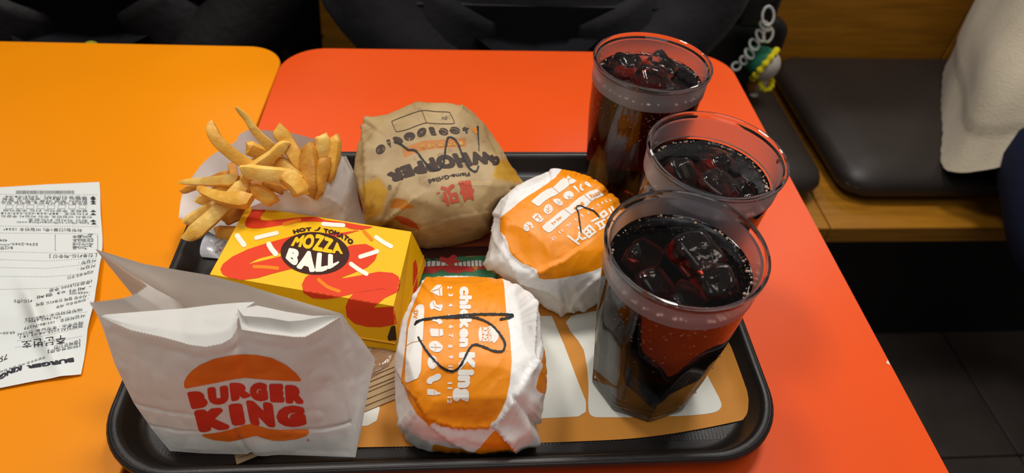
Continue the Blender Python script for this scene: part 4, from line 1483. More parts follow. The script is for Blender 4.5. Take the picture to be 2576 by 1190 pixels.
# right gusset, folded between the two
g_mid = P3(zb([(1400, 1110, .0165), (1408, 930, .034), (1410, 800, .045), (1412, 700, .055), (1415, 600, .067), (1370, 500, .083), (1325, 390, .1002)]))
for (a, b_, nm) in ((f_right, g_mid, 'side_gusset'), (g_mid, b_right, 'side_gusset')):
    A, B = resample(a, 60), resample(b_, 60)
    G = np.stack([A * (1 - t) + B * t for t in np.linspace(0, 1, 14)], 1)
    mk(nm, wrinkle(G, 0.0008, 80, 9).reshape(-1, 3), grid_faces(14, 60), m_bag, bagp)
# left gusset: two leaves meeting in a valley inside the bag
vtop = un(371, 719, 0.098)
valley = [f_bot[0] + np.array([0.004, 0.002, 0.003]), un(400, 960, 0.045), un(440, 830, 0.070), un(452, 770, 0.078)]
tipf = P3(zb([(98, 392, .099), (45, 325, .103)]))
rimf = P3(zb([(98, 392, .099), (48, 325, .103), (130, 316, .1025), (220, 304, .102), (290, 280, .101), (345, 240, .100)]))
rimb = P3(zb([(80, 55, .102), (150, 100, .1015), (230, 160, .101), (300, 205, .1005), (345, 240, .100)]))
vl = [f_bot[0] + np.array([0.003, 0.003, 0.002]), un(380, 980, 0.045) + np.array([0.006, 0.012, 0]), un(440, 850, 0.068), un(463, 774, 0.078), vtop]
vl = resample(cr(vl, 5), 40)
G = coons(np.array([f_left[0], vl[0]]), np.array(rimf), np.array(f_left), vl, 56, 40)
G = serrate(wrinkle(G, 0.001, 70, 2), 0.0006)
mk('left_gusset', G.reshape(-1, 3), grid_faces(56, 40), m_bag, bagp)
G = coons(np.array([b_left[0], vl[0]]), np.array(rimb), np.array(b_left), vl, 40, 40)
mk('left_gusset', wrinkle(G, 0.001, 70, 3).reshape(-1, 3), grid_faces(40, 40), m_bag, bagp)
# inner sheet of the opening, sagging towards the front edge
i_low = P3(zb([(98, 392, .0985), (180, 430, .0985), (260, 465, .0985), (420, 500, .0985), (560, 540, .0975), (640, 550, .0975), (720, 535, .098), (770, 508, .0985), (790, 475, .0995), (800, 455, .1005)]))
i_up = P3(zb([(110, 388, .0995), (300, 372, .099), (430, 362, .0985), (530, 355, .098), (690, 335, .1005), (800, 326, .102), (890, 322, .1022)]))
i_l = np.array([i_low[0], i_up[0]])
i_r = P3(zb([(800, 455, .1005), (800, 410, .1035), (830, 360, .1035), (890, 322, .1022)]))
G = coons(np.array(i_low), np.array(i_up), i_l, np.array(i_r), 90, 24)
mk('inner_sheet', wrinkle(G, 0.0010, 60, 8).reshape(-1, 3), grid_faces(90, 24), m_bag, bagp)
# folded strip of the mouth at the right half
s_low = P3(zb([(822, 462, .1002), (960, 485, .0993), (1090, 500, .0993), (1145, 500, .0993), (1240, 450, .0998), (1322, 397, .1004)]))
s_up = P3(zb([(800, 352, .106), (830, 392, .1055), (960, 402, .1045), (1060, 420, .104), (1130, 415, .1035), (1240, 395, .102), (1322, 392, .1006)]))
G = coons(np.array(s_low), np.array(s_up), np.array([s_low[0], s_up[0]]), np.array([s_low[-1], s_up[-1]]), 60, 16)
G[:, :, 2] -= (0.0035 * np.sin(np.pi * np.linspace(0, 1, 16))[:, None] * np.sin(np.pi * np.linspace(0, 1, 60))[None] ** 0.5)
mk('mouth_fold', G.reshape(-1, 3), grid_faces(60, 16), m_bag, bagp)
s_in = P3(zb([(800, 352, .106), (900, 340, .099), (1050, 372, .096), (1180, 392, .096), (1322, 392, .1004)]))
G = coons(np.array(s_up), np.array(s_in), np.array([s_up[0], s_in[0]]), np.array([s_up[-1], s_in[-1]]), 60, 8)
mk('mouth_fold', G.reshape(-1, 3), grid_faces(60, 8), m_bag, bagp)

bv = bvh_of(front)
zl = zm(280, 900, 3.68)
bun_t = zl([(690, 284), (675, 268), (673, 225), (700, 170), (745, 120), (820, 65), (950, 8), (1090, -22), (1220, -34), (1350, -28), (1490, 2), (1620, 66), (1710, 140), (1758, 203), (1748, 218), (1600, 212), (1400, 200), (1240, 184), (1150, 195), (950, 235), (800, 264)])
bun_b = zl([(835, 713), (850, 708), (1000, 690), (1120, 660), (1230, 622), (1290, 612), (1350, 625), (1450, 655), (1550, 667), (1700, 662), (1822, 662), (1832, 690), (1800, 725), (1720, 752), (1600, 768), (1500, 768), (1430, 750), (1345, 722), (1300, 728), (1200, 755), (1090, 776), (950, 762), (870, 738)])
m_bun = ink('bun_orange', rgb(224, 108, 26), 0.6)
m_red_l = ink('logo_red', rgb(206, 54, 34), 0.6)
lay('bun_top_print', [poly_mesh(bun_t, 2.5)], bv, m_bun, front, 0.0003)
lay('bun_bottom_print', [poly_mesh(bun_b, 2.5)], bv, m_bun, front, 0.0003)
LB = [('B', [(745, 478), (905, 455)], [(698, 312), (862, 298)]), ('U', [(905, 438), (1092, 425)], [(886, 272), (1080, 250)]), ('R', [(1112, 408), (1292, 360)], [(1088, 228), (1262, 224)]),
      ('G', [(1285, 400), (1455, 400)], [(1275, 228), (1440, 225)]), ('E', [(1472, 412), (1605, 415)], [(1458, 236), (1592, 236)]), ('R', [(1615, 422), (1782, 428)], [(1606, 246), (1765, 250)]),
      ('K', [(815, 692), (1100, 660)], [(760, 482), (1050, 450)]), ('I', [(1118, 632), (1245, 618)], [(1080, 425), (1210, 415)]), ('N', [(1290, 622), (1522, 648)], [(1240, 385), (1492, 412)]), ('G', [(1528, 645), (1812, 632)], [(1530, 438), (1785, 440)])]
for ch, bs, tp in LB:
    V2, F2 = letters_mesh(ch, 0.115, 0.022)
    lay('logo_letter', [(ruled(zl(bs), zl(tp))(V2), F2)], bv, m_red_l, front, 0.0003)
lay('trademark_print', [line_mesh(ell(280 + 1822 / 3.68, 900 + 763 / 3.68, 3.4, 2.6, 0, 18), 0.9, 0.7), put_text('R', zl([(1818, 768), (1828, 768)]), zl([(1818, 757), (1828, 757)]), 0.02, 0.08)], bv, m_red_l, front, 0.0003)

# ================================================================== napkins under the bag and box
m_nap = mat('brown_napkin', rgb(176, 148, 112), 0.85, 0.1, var=(60, 0.08), bump=('noise', 500, 0.3, 0.0004))
nc, ne = un(598, 1168, 0.010)[:2], un(990, 1002, 0.010)[:2]
e = (ne - nc) / np.linalg.norm(ne - nc)
nn = np.array([-e[1], e[0]])
rs = random.Random(4)
NAPL = ['lowest brown paper napkin of the fanned pile under the logo bag', 'brown paper napkin second from below in the pile under the bag', 'brown paper napkin third from below in the pile under the bag', 'brown paper napkin in the middle of the pile under the bag',
        'brown paper napkin third from the top of the pile under the bag', 'brown paper napkin second from the top of the pile under the bag', 'topmost brown paper napkin of the pile under the bag and box']
for k in range(7):
    z = TZ + 0.0012 + k * 0.00095
    off = nc - nn * (0.000 - 0.0032 * k) + e * (0.0015 * k + rs.uniform(-.001, .001))
    a = rs.uniform(-0.012, 0.012)
    er = np.array([e[0] * math.cos(a) - e[1] * math.sin(a), e[0] * math.sin(a) + e[1] * math.cos(a)])
    nr = np.array([-er[1], er[0]])
    U, W = np.meshgrid(np.linspace(0, 0.125, 24), np.linspace(0, 0.080, 12))
    xy = off + U[..., None] * er + W[..., None] * nr
    zz = z + 0.00012 * np.sin(U * 90 + k) + np.where((U < 0.02) & (W < 0.012), 0.0004, 0)
    top = np.dstack([xy, zz + 0.0008])
    bot = np.dstack([xy + 0.0004 * er, zz])
    n_ = 24 * 12
    V = np.concatenate([top.reshape(-1, 3), bot.reshape(-1, 3)])
    F = grid_faces(24, 12) + [tuple(i + n_ for i in reversed(q)) for q in grid_faces(24, 12)]
    bd = list(range(24)) + [24 * j + 23 for j in range(1, 12)] + [24 * 11 + i for i in range(22, -1, -1)] + [24 * j for j in range(10, 0, -1)]
    F += [(bd[(i + 1) % len(bd)], bd[i], bd[i] + n_, bd[(i + 1) % len(bd)] + n_) for i in range(len(bd))]
    o = mk('napkin', V, F, m_nap, sharp=40)
    tag(o, NAPL[k], 'napkin', 'pile of brown napkins')
# glossy packet lying on the napkins
pk = P3([(905, 965, .0163), (990, 918, .0163), (1005, 860, .0163), (930, 860, .0163)])
V, F = [], []
m_pack = mat('brown_film', rgb(150, 116, 84), 0.16, 0.6, var=(40, 0.2), bump=('noise', 120, 0.5, 0.002))
c0, c1 = np.array([pk[0], pk[1]]), np.array([pk[3], pk[2]])
G = coons(c0, c1, np.array([pk[0], pk[3]]), np.array([pk[1], pk[2]]), 30, 24)
hh = 0.0030 * (np.sin(np.pi * np.linspace(0, 1, 24))[:, None] * np.sin(np.pi * np.linspace(0, 1, 30))[None]) ** 0.6
G[0, :, 1] += 0.0006 * np.where(np.arange(30) % 2, 1, -1)
Gt = G.copy()
Gt[:, :, 2] += hh + 0.0002 - 0.0018
Gb = G.copy()
Gb[:, :, 2] -= 0.0018
V = np.concatenate([Gt.reshape(-1, 3), Gb.reshape(-1, 3)])
F = grid_faces(30, 24) + [tuple(i + 720 for i in reversed(q)) for q in grid_faces(30, 24)]
pkt = empty('sauce_packet', V.mean(0) * [1, 1, 0] + [0, 0, V[:, 2].min()], 'glossy brown film packet on the napkins under the yellow box', 'packet')
V[:, 2] = np.minimum(V[:, 2], 0.0172)
mk('film_pouch', V, F, m_pack, pkt)
v, f = tube(Gt[2, :, :] + [0, 0, 0.0002], 0.0003, 5)
mk('crimp_line', v, f, m_pack, pkt)
# white sachet by the fries
m_sach = mat('white_film', rgb(208, 212, 218), 0.2, 0.6, bump=('noise', 80, 0.35, 0.002))
z9 = zm(420, 520, 6.61)
sq = [un(*p, TZ + 0.0015) for p in z9([(300, 812), (860, 866), (1110, 440), (500, 430)])]
a_, b__, c_, d_ = [np.array(q) for q in sq]
G = coons(np.array([a_, b__]), np.array([d_, c_]), np.array([a_, d_]), np.array([b__, c_]), 40, 28)
h2 = 0.0042 * (np.clip(np.sin(np.pi * np.linspace(0, 1, 28))[:, None] * np.sin(np.pi * np.linspace(-0.06, 1, 40))[None], 0, 1)) ** 0.6
Gt = G.copy()
Gt[:, :, 2] += h2 + 0.0003
zig = (b__ - a_) / np.linalg.norm(b__ - a_) * 0.0010
Gt[:, 0] += np.where(np.arange(28) % 2, 1, -1)[:, None] * zig
G[:, 0] = Gt[:, 0]
V = np.concatenate([Gt.reshape(-1, 3), G.reshape(-1, 3)])
F = grid_faces(40, 28) + [tuple(i + 1120 for i in reversed(q)) for q in grid_faces(40, 28)]
sac = empty('wet_wipe_sachet', V.mean(0) * [1, 1, 0] + [0, 0, TZ], 'white film sachet with crimped edge under the fries at the left rim', 'sachet')
so = mk('pouch', V, F, m_sach, sac)
bv = bvh_of(so)
lay('small_print', [put_text('물티슈', z9([(800, 770), (830, 640)]), z9([(845, 772), (875, 645)]), 0.0, 0.05), put_text('물티슈 물티슈', z9([(785, 640), (985, 520)]), z9([(800, 600), (960, 495)]), 0.0, 0.06),
                    put_text('물티슈', z9([(880, 650), (960, 560)]), z9([(905, 670), (985, 580)]), 0.0, 0.06)], bv, ink('sachet_grey', rgb(140, 120, 120)), so, 0.0003)
lay('red_dot', [poly_mesh(ell(420 + 880 / 6.61, 520 + 718 / 6.61, 3.0, 3.2, 0, 16), 1.0)], bv, ink('sachet_red', rgb(216, 84, 70)), so, 0.0003)

# ================================================================== fries in their bag
m_fbag = mat('fries_bag_paper', rgb(243, 240, 236), 0.6, 0.25, transl=0.25, var=(18, 0.05), bump=('noise', 45, 0.25, 0.0014))
fbag = empty('fries_bag', un(820, 545, TZ), 'white paper pouch of french fries lying behind the yellow box', 'bag')
zf = lambda pts: [(420 + p[0] / 2.644, 230 + p[1] / 2.644, p[2]) for p in pts]
# back sheet: seen behind and under the fries
bs_top = P3(zf([(78, 838, .030), (100, 690, .036), (165, 575, .044), (250, 465, .052), (345, 395, .058), (462, 330, .064), (478, 290, .068), (560, 252, .072), (680, 262, .075), (800, 272, .077), (960, 310, .077), (1090, 370, .074), (1165, 430, .068)]))
bs_bot = P3(zf([(330, 960, .016), (560, 930, .015), (800, 900, .014), (1000, 880, .013), (1150, 870, .012), (1300, 890, .012)]))
bs_l = np.array([bs_bot[0], un(*zf([(210, 900, .020)])[0]), bs_top[0]])
bs_r = np.array([bs_bot[-1], un(*zf([(1290, 760, .028)])[0]), un(*zf([(1240, 590, .048)])[0]), bs_top[-1]])
G = coons(np.array(bs_bot), cr(bs_top, 4), bs_l, bs_r, 80, 50)
uu, vv = np.linspace(0, 1, 80)[None], np.linspace(0, 1, 50)[:, None]
G[:, :, 2] -= 0.010 * np.sin(np.pi * uu) * np.sin(np.pi * vv)
G[:, :, 2] = np.maximum(G[:, :, 2], TZ + 0.004)
mk('back_sheet', wrinkle(G, 0.001, 60, 4).reshape(-1, 3), grid_faces(80, 50), m_fbag, fbag)
# front sheet
fs_top = P3(zf([(560, 765, .057), (640, 735, .061), (720, 695, .066), (780, 660, .069), (860, 685, .069), (950, 714, .069), (1000, 690, .070), (1060, 630, .071), (1110, 550, .071), (1150, 480, .071), (1165, 430, .0695)]))
fs_bot = P3(zf([(560, 790, .052), (760, 870, .042), (1000, 960, .030), (1180, 960, .022), (1325, 905, .016)]))
fs_l = np.array([fs_bot[0], fs_top[0]])
fs_r = P3(zf([(1325, 905, .016), (1315, 830, .022), (1290, 720, .034), (1265, 620, .046), (1215, 520, .058), (1165, 430, .0695)]))
G = coons(np.array(fs_bot), np.array(fs_top), fs_l, np.array(fs_r), 90, 44)
uu, vv = np.linspace(0, 1, 90)[None], np.linspace(0, 1, 44)[:, None]
G = G + (0.004 * np.sin(np.pi * uu) * np.sin(np.pi * vv))[:, :, None] * np.array([0.1, -0.5, 0.6])
crs = (uu - 0.52 - 0.42 * (1 - vv)) / 0.02
G = G + (0.0022 * np.exp(-np.abs(crs)))[:, :, None] * np.array([0, -0.4, 0.8])
mk('front_sheet', wrinkle(G, 0.0009, 70, 6).reshape(-1, 3), grid_faces(90, 44), m_fbag, fbag)
fso = [c for c in fbag.children if c.name.startswith('front_sheet')][0]
A, B = resample(np.array(fs_r), 30), resample(bs_r, 30)
G = np.stack([A * (1 - t) + B * t + np.array([0.003, 0, 0]) * math.sin(math.pi * t) for t in np.linspace(0, 1, 8)], 1)
mk('side_fold', G.reshape(-1, 3), grid_faces(8, 30), m_fbag, fbag)
lay('red_print', [poly_mesh([(898, 462), (905, 490), (910, 520), (912, 540), (905, 515), (900, 490)], 1.2, 3)], bvh_of(fso), ink('logo_red', rgb(206, 54, 34)), fso, 0.0004)

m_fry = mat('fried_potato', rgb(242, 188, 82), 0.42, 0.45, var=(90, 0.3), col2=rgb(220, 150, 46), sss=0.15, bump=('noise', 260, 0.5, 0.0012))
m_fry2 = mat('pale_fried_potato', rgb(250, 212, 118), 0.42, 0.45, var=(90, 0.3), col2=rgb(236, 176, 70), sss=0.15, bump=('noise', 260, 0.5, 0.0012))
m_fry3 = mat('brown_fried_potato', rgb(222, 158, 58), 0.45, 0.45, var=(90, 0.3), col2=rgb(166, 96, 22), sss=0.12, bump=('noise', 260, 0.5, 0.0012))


def fry(pts, w0, w1, label, mt=None, depth=0.8, seed=1):
    P = cr(np.array(P3(zf(pts))), 6) if len(pts) > 2 else resample(np.array(P3(zf(pts))), 14)
    P = resample(P, 18)
    rs = np.random.RandomState(seed)
    T = np.gradient(P, axis=0)
    T /= np.linalg.norm(T, axis=1)[:, None]
    dist = np.linalg.norm(P.mean(0) - CP)
    k = dist / FPX / 2.644
    ws = np.linspace(w0, w1, 18) * k
    rings = []
    tw0 = rs.uniform(-0.5, 0.5)
    for i in range(18):
        vdir = CP - P[i]
        vdir /= np.linalg.norm(vdir)
        a = np.cross(T[i], vdir)
        a /= np.linalg.norm(a)
        b = np.cross(a, T[i])
        t = i / 17.0
        endf = min(1.0, 0.62 + 3.2 * t, 0.62 + 3.2 * (1 - t))
        ang = np.linspace(0, 2 * np.pi, 16, endpoint=False)
        q = 1.0 / (np.abs(np.cos(ang)) ** 4.5 + np.abs(np.sin(ang)) ** 4.5) ** (1 / 4.5)
        cx, cy = q * np.cos(ang) * ws[i] / 2 * endf, q * np.sin(ang) * ws[i] / 2 * depth * endf
        tw = tw0 + 0.3 * (t - 0.5) * rs.rand()
        x = cx * math.cos(tw) - cy * math.sin(tw)
        y = cx * math.sin(tw) + cy * math.cos(tw)
        R = P[i] + x[:, None] * a + y[:, None] * b
        if i in (0, 17):
            R = R + T[i] * ((x / (ws[i] + 1e-9)) * ws[i] * 0.5 * (1 if i == 0 else -1))[:, None]
        rings.append(R)
    V, F = loft(rings)
    V = V + 0.0006 * np.stack([vnoise(V + seed, 160), vnoise(V + 5 + seed, 160), vnoise(V + 9, 160)], -1)
    o = mk('french_fry', V, F, mt or m_fry, sharp=50)
    return tag(o, label, 'french fry', 'french fries in the pouch')


FR = [
    ([(455, 108, .118), (520, 170, .110), (600, 280, .098), (690, 370, .086), (760, 450, .075)], 26, 82, 'long pale fry standing highest with its thin tip pointing up left', 2),
    ([(285, 205, .108), (330, 320, .100), (440, 420, .090), (560, 500, .080), (640, 560, .073)], 66, 84, 'long curved fry reaching up left over the orange table', 1),
    ([(730, 235, .103), (790, 330, .094), (860, 440, .085), (930, 560, .074)], 100, 86, 'thick brown-tipped fry at the top middle of the pouch', 1),
    ([(800, 335, .097), (700, 425, .090), (590, 510, .082), (500, 590, .074)], 62, 84, 'fry with a dark burnt spot crossing the middle of the pile', 2),
    ([(500, 525, .086), (620, 545, .086), (760, 560, .084), (880, 590, .080)], 92, 96, 'short fat pale fry lying level on top of the pile', 2),
    ([(760, 545, .086), (850, 610, .080), (905, 690, .073)], 100, 112, 'stubby fry in front of the pile above the pouch lip', 1),
    ([(940, 350, .094), (950, 470, .086), (955, 590, .078), (950, 700, .069)], 96, 112, 'wide upright fry left of the two right-hand fries', 3),
    ([(1030, 290, .097), (1035, 370, .090), (1030, 470, .080)], 92, 92, 'pale upright fry at the back right of the pouch', 2),
    ([(1115, 295, .094), (1115, 390, .087), (1090, 500, .078), (1060, 600, .070)], 76, 80, 'upright fry at the far right of the pouch', 1),
    ([(1060, 440, .088), (1020, 560, .079), (970, 700, .069)], 80, 104, 'rough-skinned fry leaning at the right lip of the pouch', 3),
    ([(530, 370, .080), (590, 395, .076), (660, 430, .071)], 86, 90, 'half-hidden fry behind the two long ones', 1),
    ([(720, 450, .083), (820, 520, .078), (930, 620, .071)], 80, 92, 'fry slanting down right behind the level one', 2),
    ([(82, 608, .062), (200, 600, .064), (320, 600, .067), (470, 590, .070)], 30, 84, 'thin pointed fry reaching farthest left', 2),
    ([(95, 668, .052), (250, 610, .056), (420, 540, .061)], 40, 56, 'dark narrow fry under the farthest left one', 3),
    ([(205, 645, .067), (310, 690, .069), (430, 720, .071), (560, 725, .073)], 44, 112, 'leaf-shaped golden fry lying low at the left', 1),
    ([(200, 740, .055), (290, 690, .058), (380, 650, .061), (480, 590, .066)], 64, 76, 'fry tucked under the leaf-shaped one', 2),
    ([(125, 880, .046), (220, 820, .050), (330, 760, .054)], 70, 76, 'short fry pointing left beside the big low fry', 2),
    ([(132, 985, .046), (240, 890, .052), (360, 780, .058), (470, 670, .066), (545, 590, .072)], 96, 92, 'big thick fry hanging lowest over the tray rim', 2),
    ([(325, 930, .036), (400, 940, .036), (480, 945, .036)], 72, 86, 'fry end peeking out beside the corner of the yellow box', 1),
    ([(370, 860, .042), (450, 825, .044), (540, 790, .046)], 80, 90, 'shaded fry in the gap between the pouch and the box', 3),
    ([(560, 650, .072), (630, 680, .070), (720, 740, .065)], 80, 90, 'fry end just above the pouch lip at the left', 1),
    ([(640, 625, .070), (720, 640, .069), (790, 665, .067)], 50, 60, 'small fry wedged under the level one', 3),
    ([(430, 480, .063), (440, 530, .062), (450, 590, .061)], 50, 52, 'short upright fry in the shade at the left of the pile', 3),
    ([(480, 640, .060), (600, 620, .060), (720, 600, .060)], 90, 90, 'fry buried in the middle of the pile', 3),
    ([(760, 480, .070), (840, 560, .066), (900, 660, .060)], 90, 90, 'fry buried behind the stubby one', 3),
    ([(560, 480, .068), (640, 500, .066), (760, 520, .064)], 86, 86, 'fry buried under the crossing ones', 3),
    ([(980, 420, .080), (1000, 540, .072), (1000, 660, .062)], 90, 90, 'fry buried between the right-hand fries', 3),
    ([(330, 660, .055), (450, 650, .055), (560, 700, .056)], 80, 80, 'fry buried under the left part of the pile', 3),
]
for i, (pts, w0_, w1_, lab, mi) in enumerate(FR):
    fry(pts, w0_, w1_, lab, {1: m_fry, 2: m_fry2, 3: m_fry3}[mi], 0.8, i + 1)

# ================================================================== receipt
m_rec = mat('receipt_paper', rgb(226, 228, 222), 0.45, 0.35, var=(10, 0.03))
r_right = P3([(205, 943, .0012), (212, 900, .0015), (222, 830, .003), (237, 770, .006), (241, 725, .007), (248, 690, .005), (257, 650, .003), (258, 620, .002), (256, 560, .0012), (253, 510, .001), (251, 459, .0008)])
dxl = np.array([-0.085, -0.0105, 0])
lft = []
for i, p in enumerate(r_right):
    t = i / (len(r_right) - 1)
    lft.append(p + np.array([-0.078 - 0.010 * t, -0.016 + 0.012 * t, 0]))
c0 = np.array([lft[0], un(0, 979, .001), un(90, 961, .0012), r_right[0]])
c1 = np.array([lft[-1], un(0, 472, .001), un(120, 464, .001), r_right[-1]])
G = coons(c0, c1, np.array(lft), np.array(r_right), 90, 130)
uu, vv = np.linspace(0, 1, 90)[None], np.linspace(0, 1, 130)[:, None]
wv1 = 0.0075 * np.exp(-((uu - 0.62 + 1.1 * (vv - 0.22)) / 0.07) ** 2) * np.exp(-((vv - 0.22) / 0.16) ** 2)
wv2 = 0.0015 * np.sin(vv * 22 + uu * 3) * np.clip(1.3 - 1.5 * np.abs(vv - 0.45), 0, 1)
G[:, :, 2] = np.maximum(G[:, :, 2] + wv1 + wv2 * 0.6 + 0.0006, 0.0005)
rec = empty('receipt', G.reshape(-1, 3).mean(0) * [1, 1, 0], 'long white paper receipt lying upside down on the orange table', 'receipt')
ro = mk('paper_strip', G.reshape(-1, 3), grid_faces(90, 130), m_rec, rec)
bv = bvh_of(ro)
m_th = ink('thermal_black', rgb(48, 48, 54), 0.5)
m_thg = ink('thermal_grey', rgb(128, 128, 132), 0.5)
zr1, zr2 = zm(0, 440, 4.25), zm(0, 700, 3.968)
T1 = [('▼ 주문승인(매장) : 2025-04-04', 1030, 60, 240, 232, 22), ('▼ 결제시 신용카드 주문번호 증정', 1030, 30, 258, 252, 20), ('▼ 판매시 주문 사용 신청 시 제안', 1030, 20, 282, 276, 20), ('▼ 영수증 매장 사용번호 화장실 장소', 1030, 10, 304, 298, 20),
      ('▼ 결제호 주문하는 카드 수정하세', 1030, 40, 386, 378, 20), ('▼ 카드번호 : 887-564-020-037-018', 1030, 10, 418, 410, 22), ('신용시 비밀번호 수신 사업시 주문드', 985, 10, 452, 440, 20), ('▼ 천안 하시는 카드번호', 1030, 300, 490, 478, 22),
      ('▼ http://kor.tellburgerking.com', 1035, 180, 518, 508, 22), ('화장실(건물1층) 비밀번호 1534*', 880, 35, 592, 580, 26), ('[ 신용카드-적승인 ]', 1035, 530, 860, 874, 30), ('5596-2060-****', 405, 0, 744, 740, 28), ('BC[승', 135, 0, 780, 782, 28), ('434', 78, 0, 703, 700, 26),
      ('사업장 :', 1030, 840, 915, 945, 28), ('사업자 :', 1022, 830, 970, 1010, 26), ('사업자 번호 승인)', 1000, 720, 1030, 1105, 26)]
pr = []
for t, xs, xe, ys, ye, h in T1:
    # upside down: reading runs right to left, letter tops point to the viewer
    pr.append(put_small(t, zr1([(xs, ys - h * .5), (xe, ye - h * .5)]), zr1([(xs, ys + h * .5), (xe, ye + h * .5)])))
T2 = [('(주문신)3000 주문', 920, 490, 30, 125, 26), ('- 제하 03 결제', 912, 370, 85, 190, 24), ('- 사용결제 정문장', 900, 690, 140, 150, 20), ('- 사수정 결제 신용카드 결제', 895, 360, 170, 265, 24), ('- 판매정수는 세용', 885, 560, 205, 290, 22), ('카드(증2', 320, 140, 225, 230, 26),
      ('매장전화번호 : 080-022', 820, 250, 310, 415, 24), ('070-7462-6790', 610, 285, 385, 430, 26), ('사업자번호 : 101-86-76277', 850, 240, 370, 500, 26), ('매장주소 : 충청남도 천안시', 830, 180, 440, 560, 24), ('결제일시:2025-04-03 18:1', 830, 200, 470, 590, 26),
      ('[결제승인전', 800, 540, 630, 695, 28), ('[판매영수증]', 800, 480, 670, 735, 26), ('주문영수증 사용 결제 전화', 455, 0, 785, 935, 18), ('09:00~', 150, 0, 540, 552, 30), ('75', 75, 0, 780, 815, 50)]
for t, xs, xe, ys, ye, h in T2:
    pr.append(put_small(t, zr2([(xs, ys - h * .5), (xe, ye - h * .5)]), zr2([(xs, ys + h * .5), (xe, ye + h * .5)])))
pr.append(put_small('주문번호', zr2([(655, 570), (450, 600), (215, 630)]), zr2([(655, 635), (450, 670), (220, 690)])))
for k in range(8):
    x = 925 - 112 * k
    q = zr1([(x - 75, 322), (x, 322), (x - 6, 362), (x - 82, 362), (x - 75, 322)])
    pr.append(line_mesh(q, 0.6, 0.5))
for q in ([(598, 645), (590, 645), (590, 805), (600, 805)], [(1038, 652), (1045, 652), (1045, 800), (1036, 800)]):
    pr.append(line_mesh(zr1(q), 0.8, 0.5))
for t, (x, y) in (('매장사용', (805, 720)), ('승인결제', (860, 720)), ('카드번호', (915, 720)), ('사업자', (970, 700))):
    pr.append(put_small(t, zr1([(x + 22, y + 75), (x + 22, y - 75)]), zr1([(x - 22, y + 75), (x - 22, y - 75)])))
lay('printed_text', pr, bv, m_th, ro, 0.00035)
dash = []
for (q, z) in (([(1045, 212), (0, 206)], zr1), ([(1050, 552), (0, 546)], zr1), ([(1050, 630), (0, 622)], zr1), ([(1045, 840), (600, 835), (0, 820)], zr1), ([(1030, 890), (500, 920), (0, 905)], zr1), ([(1020, 950), (500, 1000), (0, 990)], zr1), ([(990, 1050), (500, 1090), (0, 1085)], zr1),
               ([(920, 20), (500, 100), (0, 112)], zr2), ([(870, 335), (500, 370), (240, 440)], zr2), ([(830, 485), (500, 560), (170, 625)], zr2), ([(815, 578), (500, 640), (150, 690)], zr2)):
    P = resample(np.array(z(q)), 120)
    for k in range(0, 118, 3):
        t_ = (P[k + 1] - P[k]) / np.linalg.norm(P[k + 1] - P[k]) 
        n_ = np.array([-t_[1], t_[0]]) * 0.35
        dash.append((np.array([P[k] - n_, P[k + 1] + t_ - n_, P[k + 1] + t_ + n_, P[k] + n_]), [(0, 1, 2, 3)]))
o = lay('dashed_rules', dash, bv, m_thg, ro, 0.00035)
o['kind'] = 'stuff'
bars = []
rs = random.Random(12)
x = 172
while x < 795:
    wd_ = rs.choice([3, 3, 4, 6, 8])
    bars.append((np.array(zr1([(x, 168), (x + wd_, 168), (x + wd_, 202), (x, 202)])), [(0, 1, 2, 3)]))
    x += wd_ + rs.choice([3, 4, 5])
o = lay('barcode_bars', bars, bv, m_thg, ro, 0.00035)
o['kind'] = 'stuff'
lay('receipt_logo', [put_text('BURGER', zr2([(735, 792), (500, 830), (265, 872)]), zr2([(742, 835), (500, 872), (272, 905)]), 0.06, 0.04), put_text('KING', zr2([(222, 870), (120, 900), (0, 965)]), zr2([(215, 920), (120, 950), (0, 1015)]), 0.06, 0.04)], bv, m_th, ro, 0.00035, 'bold slanted shop name')

# ================================================================== people on the bench
m_skin = mat('skin', rgb(206, 160, 132), 0.5, 0.4, sss=0.1)
m_hair = mat('dark_hair', rgb(26, 20, 18), 0.45, bump=('noise', 200, 0.4, 0.002))
m_coat = mat('black_cloth', rgb(24, 22, 25), 0.75, 0.25, var=(20, 0.2), bump=('noise', 35, 0.5, 0.006), sheen=0.1)
m_coat2 = mat('black_puffer', rgb(22, 18, 19), 0.6, 0.3, var=(16, 0.2), bump=('noise', 22, 0.6, 0.008))
m_trous = mat('dark_trousers', rgb(18, 18, 22), 0.85, 0.2, bump=('noise', 60, 0.4, 0.003))
m_jean = mat('navy_denim', rgb(26, 32, 56), 0.8, 0.2, var=(300, 0.25), bump=('noise', 60, 0.4, 0.003))
m_knit = mat('beige_knit', rgb(212, 198, 172), 0.9, 0.15, var=(30, 0.1), bump=('noise', 420, 0.6, 0.002), sheen=0.2)
m_shoe = mat('black_shoe', rgb(20, 20, 21), 0.5)


def skin_mesh(name, nodes, edges, mt, parent, root, sub=2):
    """one continuous body grown over a skeleton"""
    names = list(nodes)
    base = np.array(wloc(parent))
    me = bpy.data.meshes.new(name)
    me.from_pydata([tuple(np.array(nodes[k][0]) - base) for k in names], [(names.index(a), names.index(b)) for a, b in edges], [])
    me.materials.append(mt)
    o = bpy.data.objects.new(name, me)
    COL.objects.link(o)
    o.parent = parent
    sk = o.modifiers.new('skin', 'SKIN')
    sk.use_smooth_shade = True
    d = me.skin_vertices[0].data
    for i, k in enumerate(names):
        d[i].radius = nodes[k][1] if isinstance(nodes[k][1], tuple) else (nodes[k][1],) * 2
        d[i].use_root = (k == root)
    su = o.modifiers.new('smooth', 'SUBSURF')
    su.levels = sub
    su.render_levels = sub
    return o


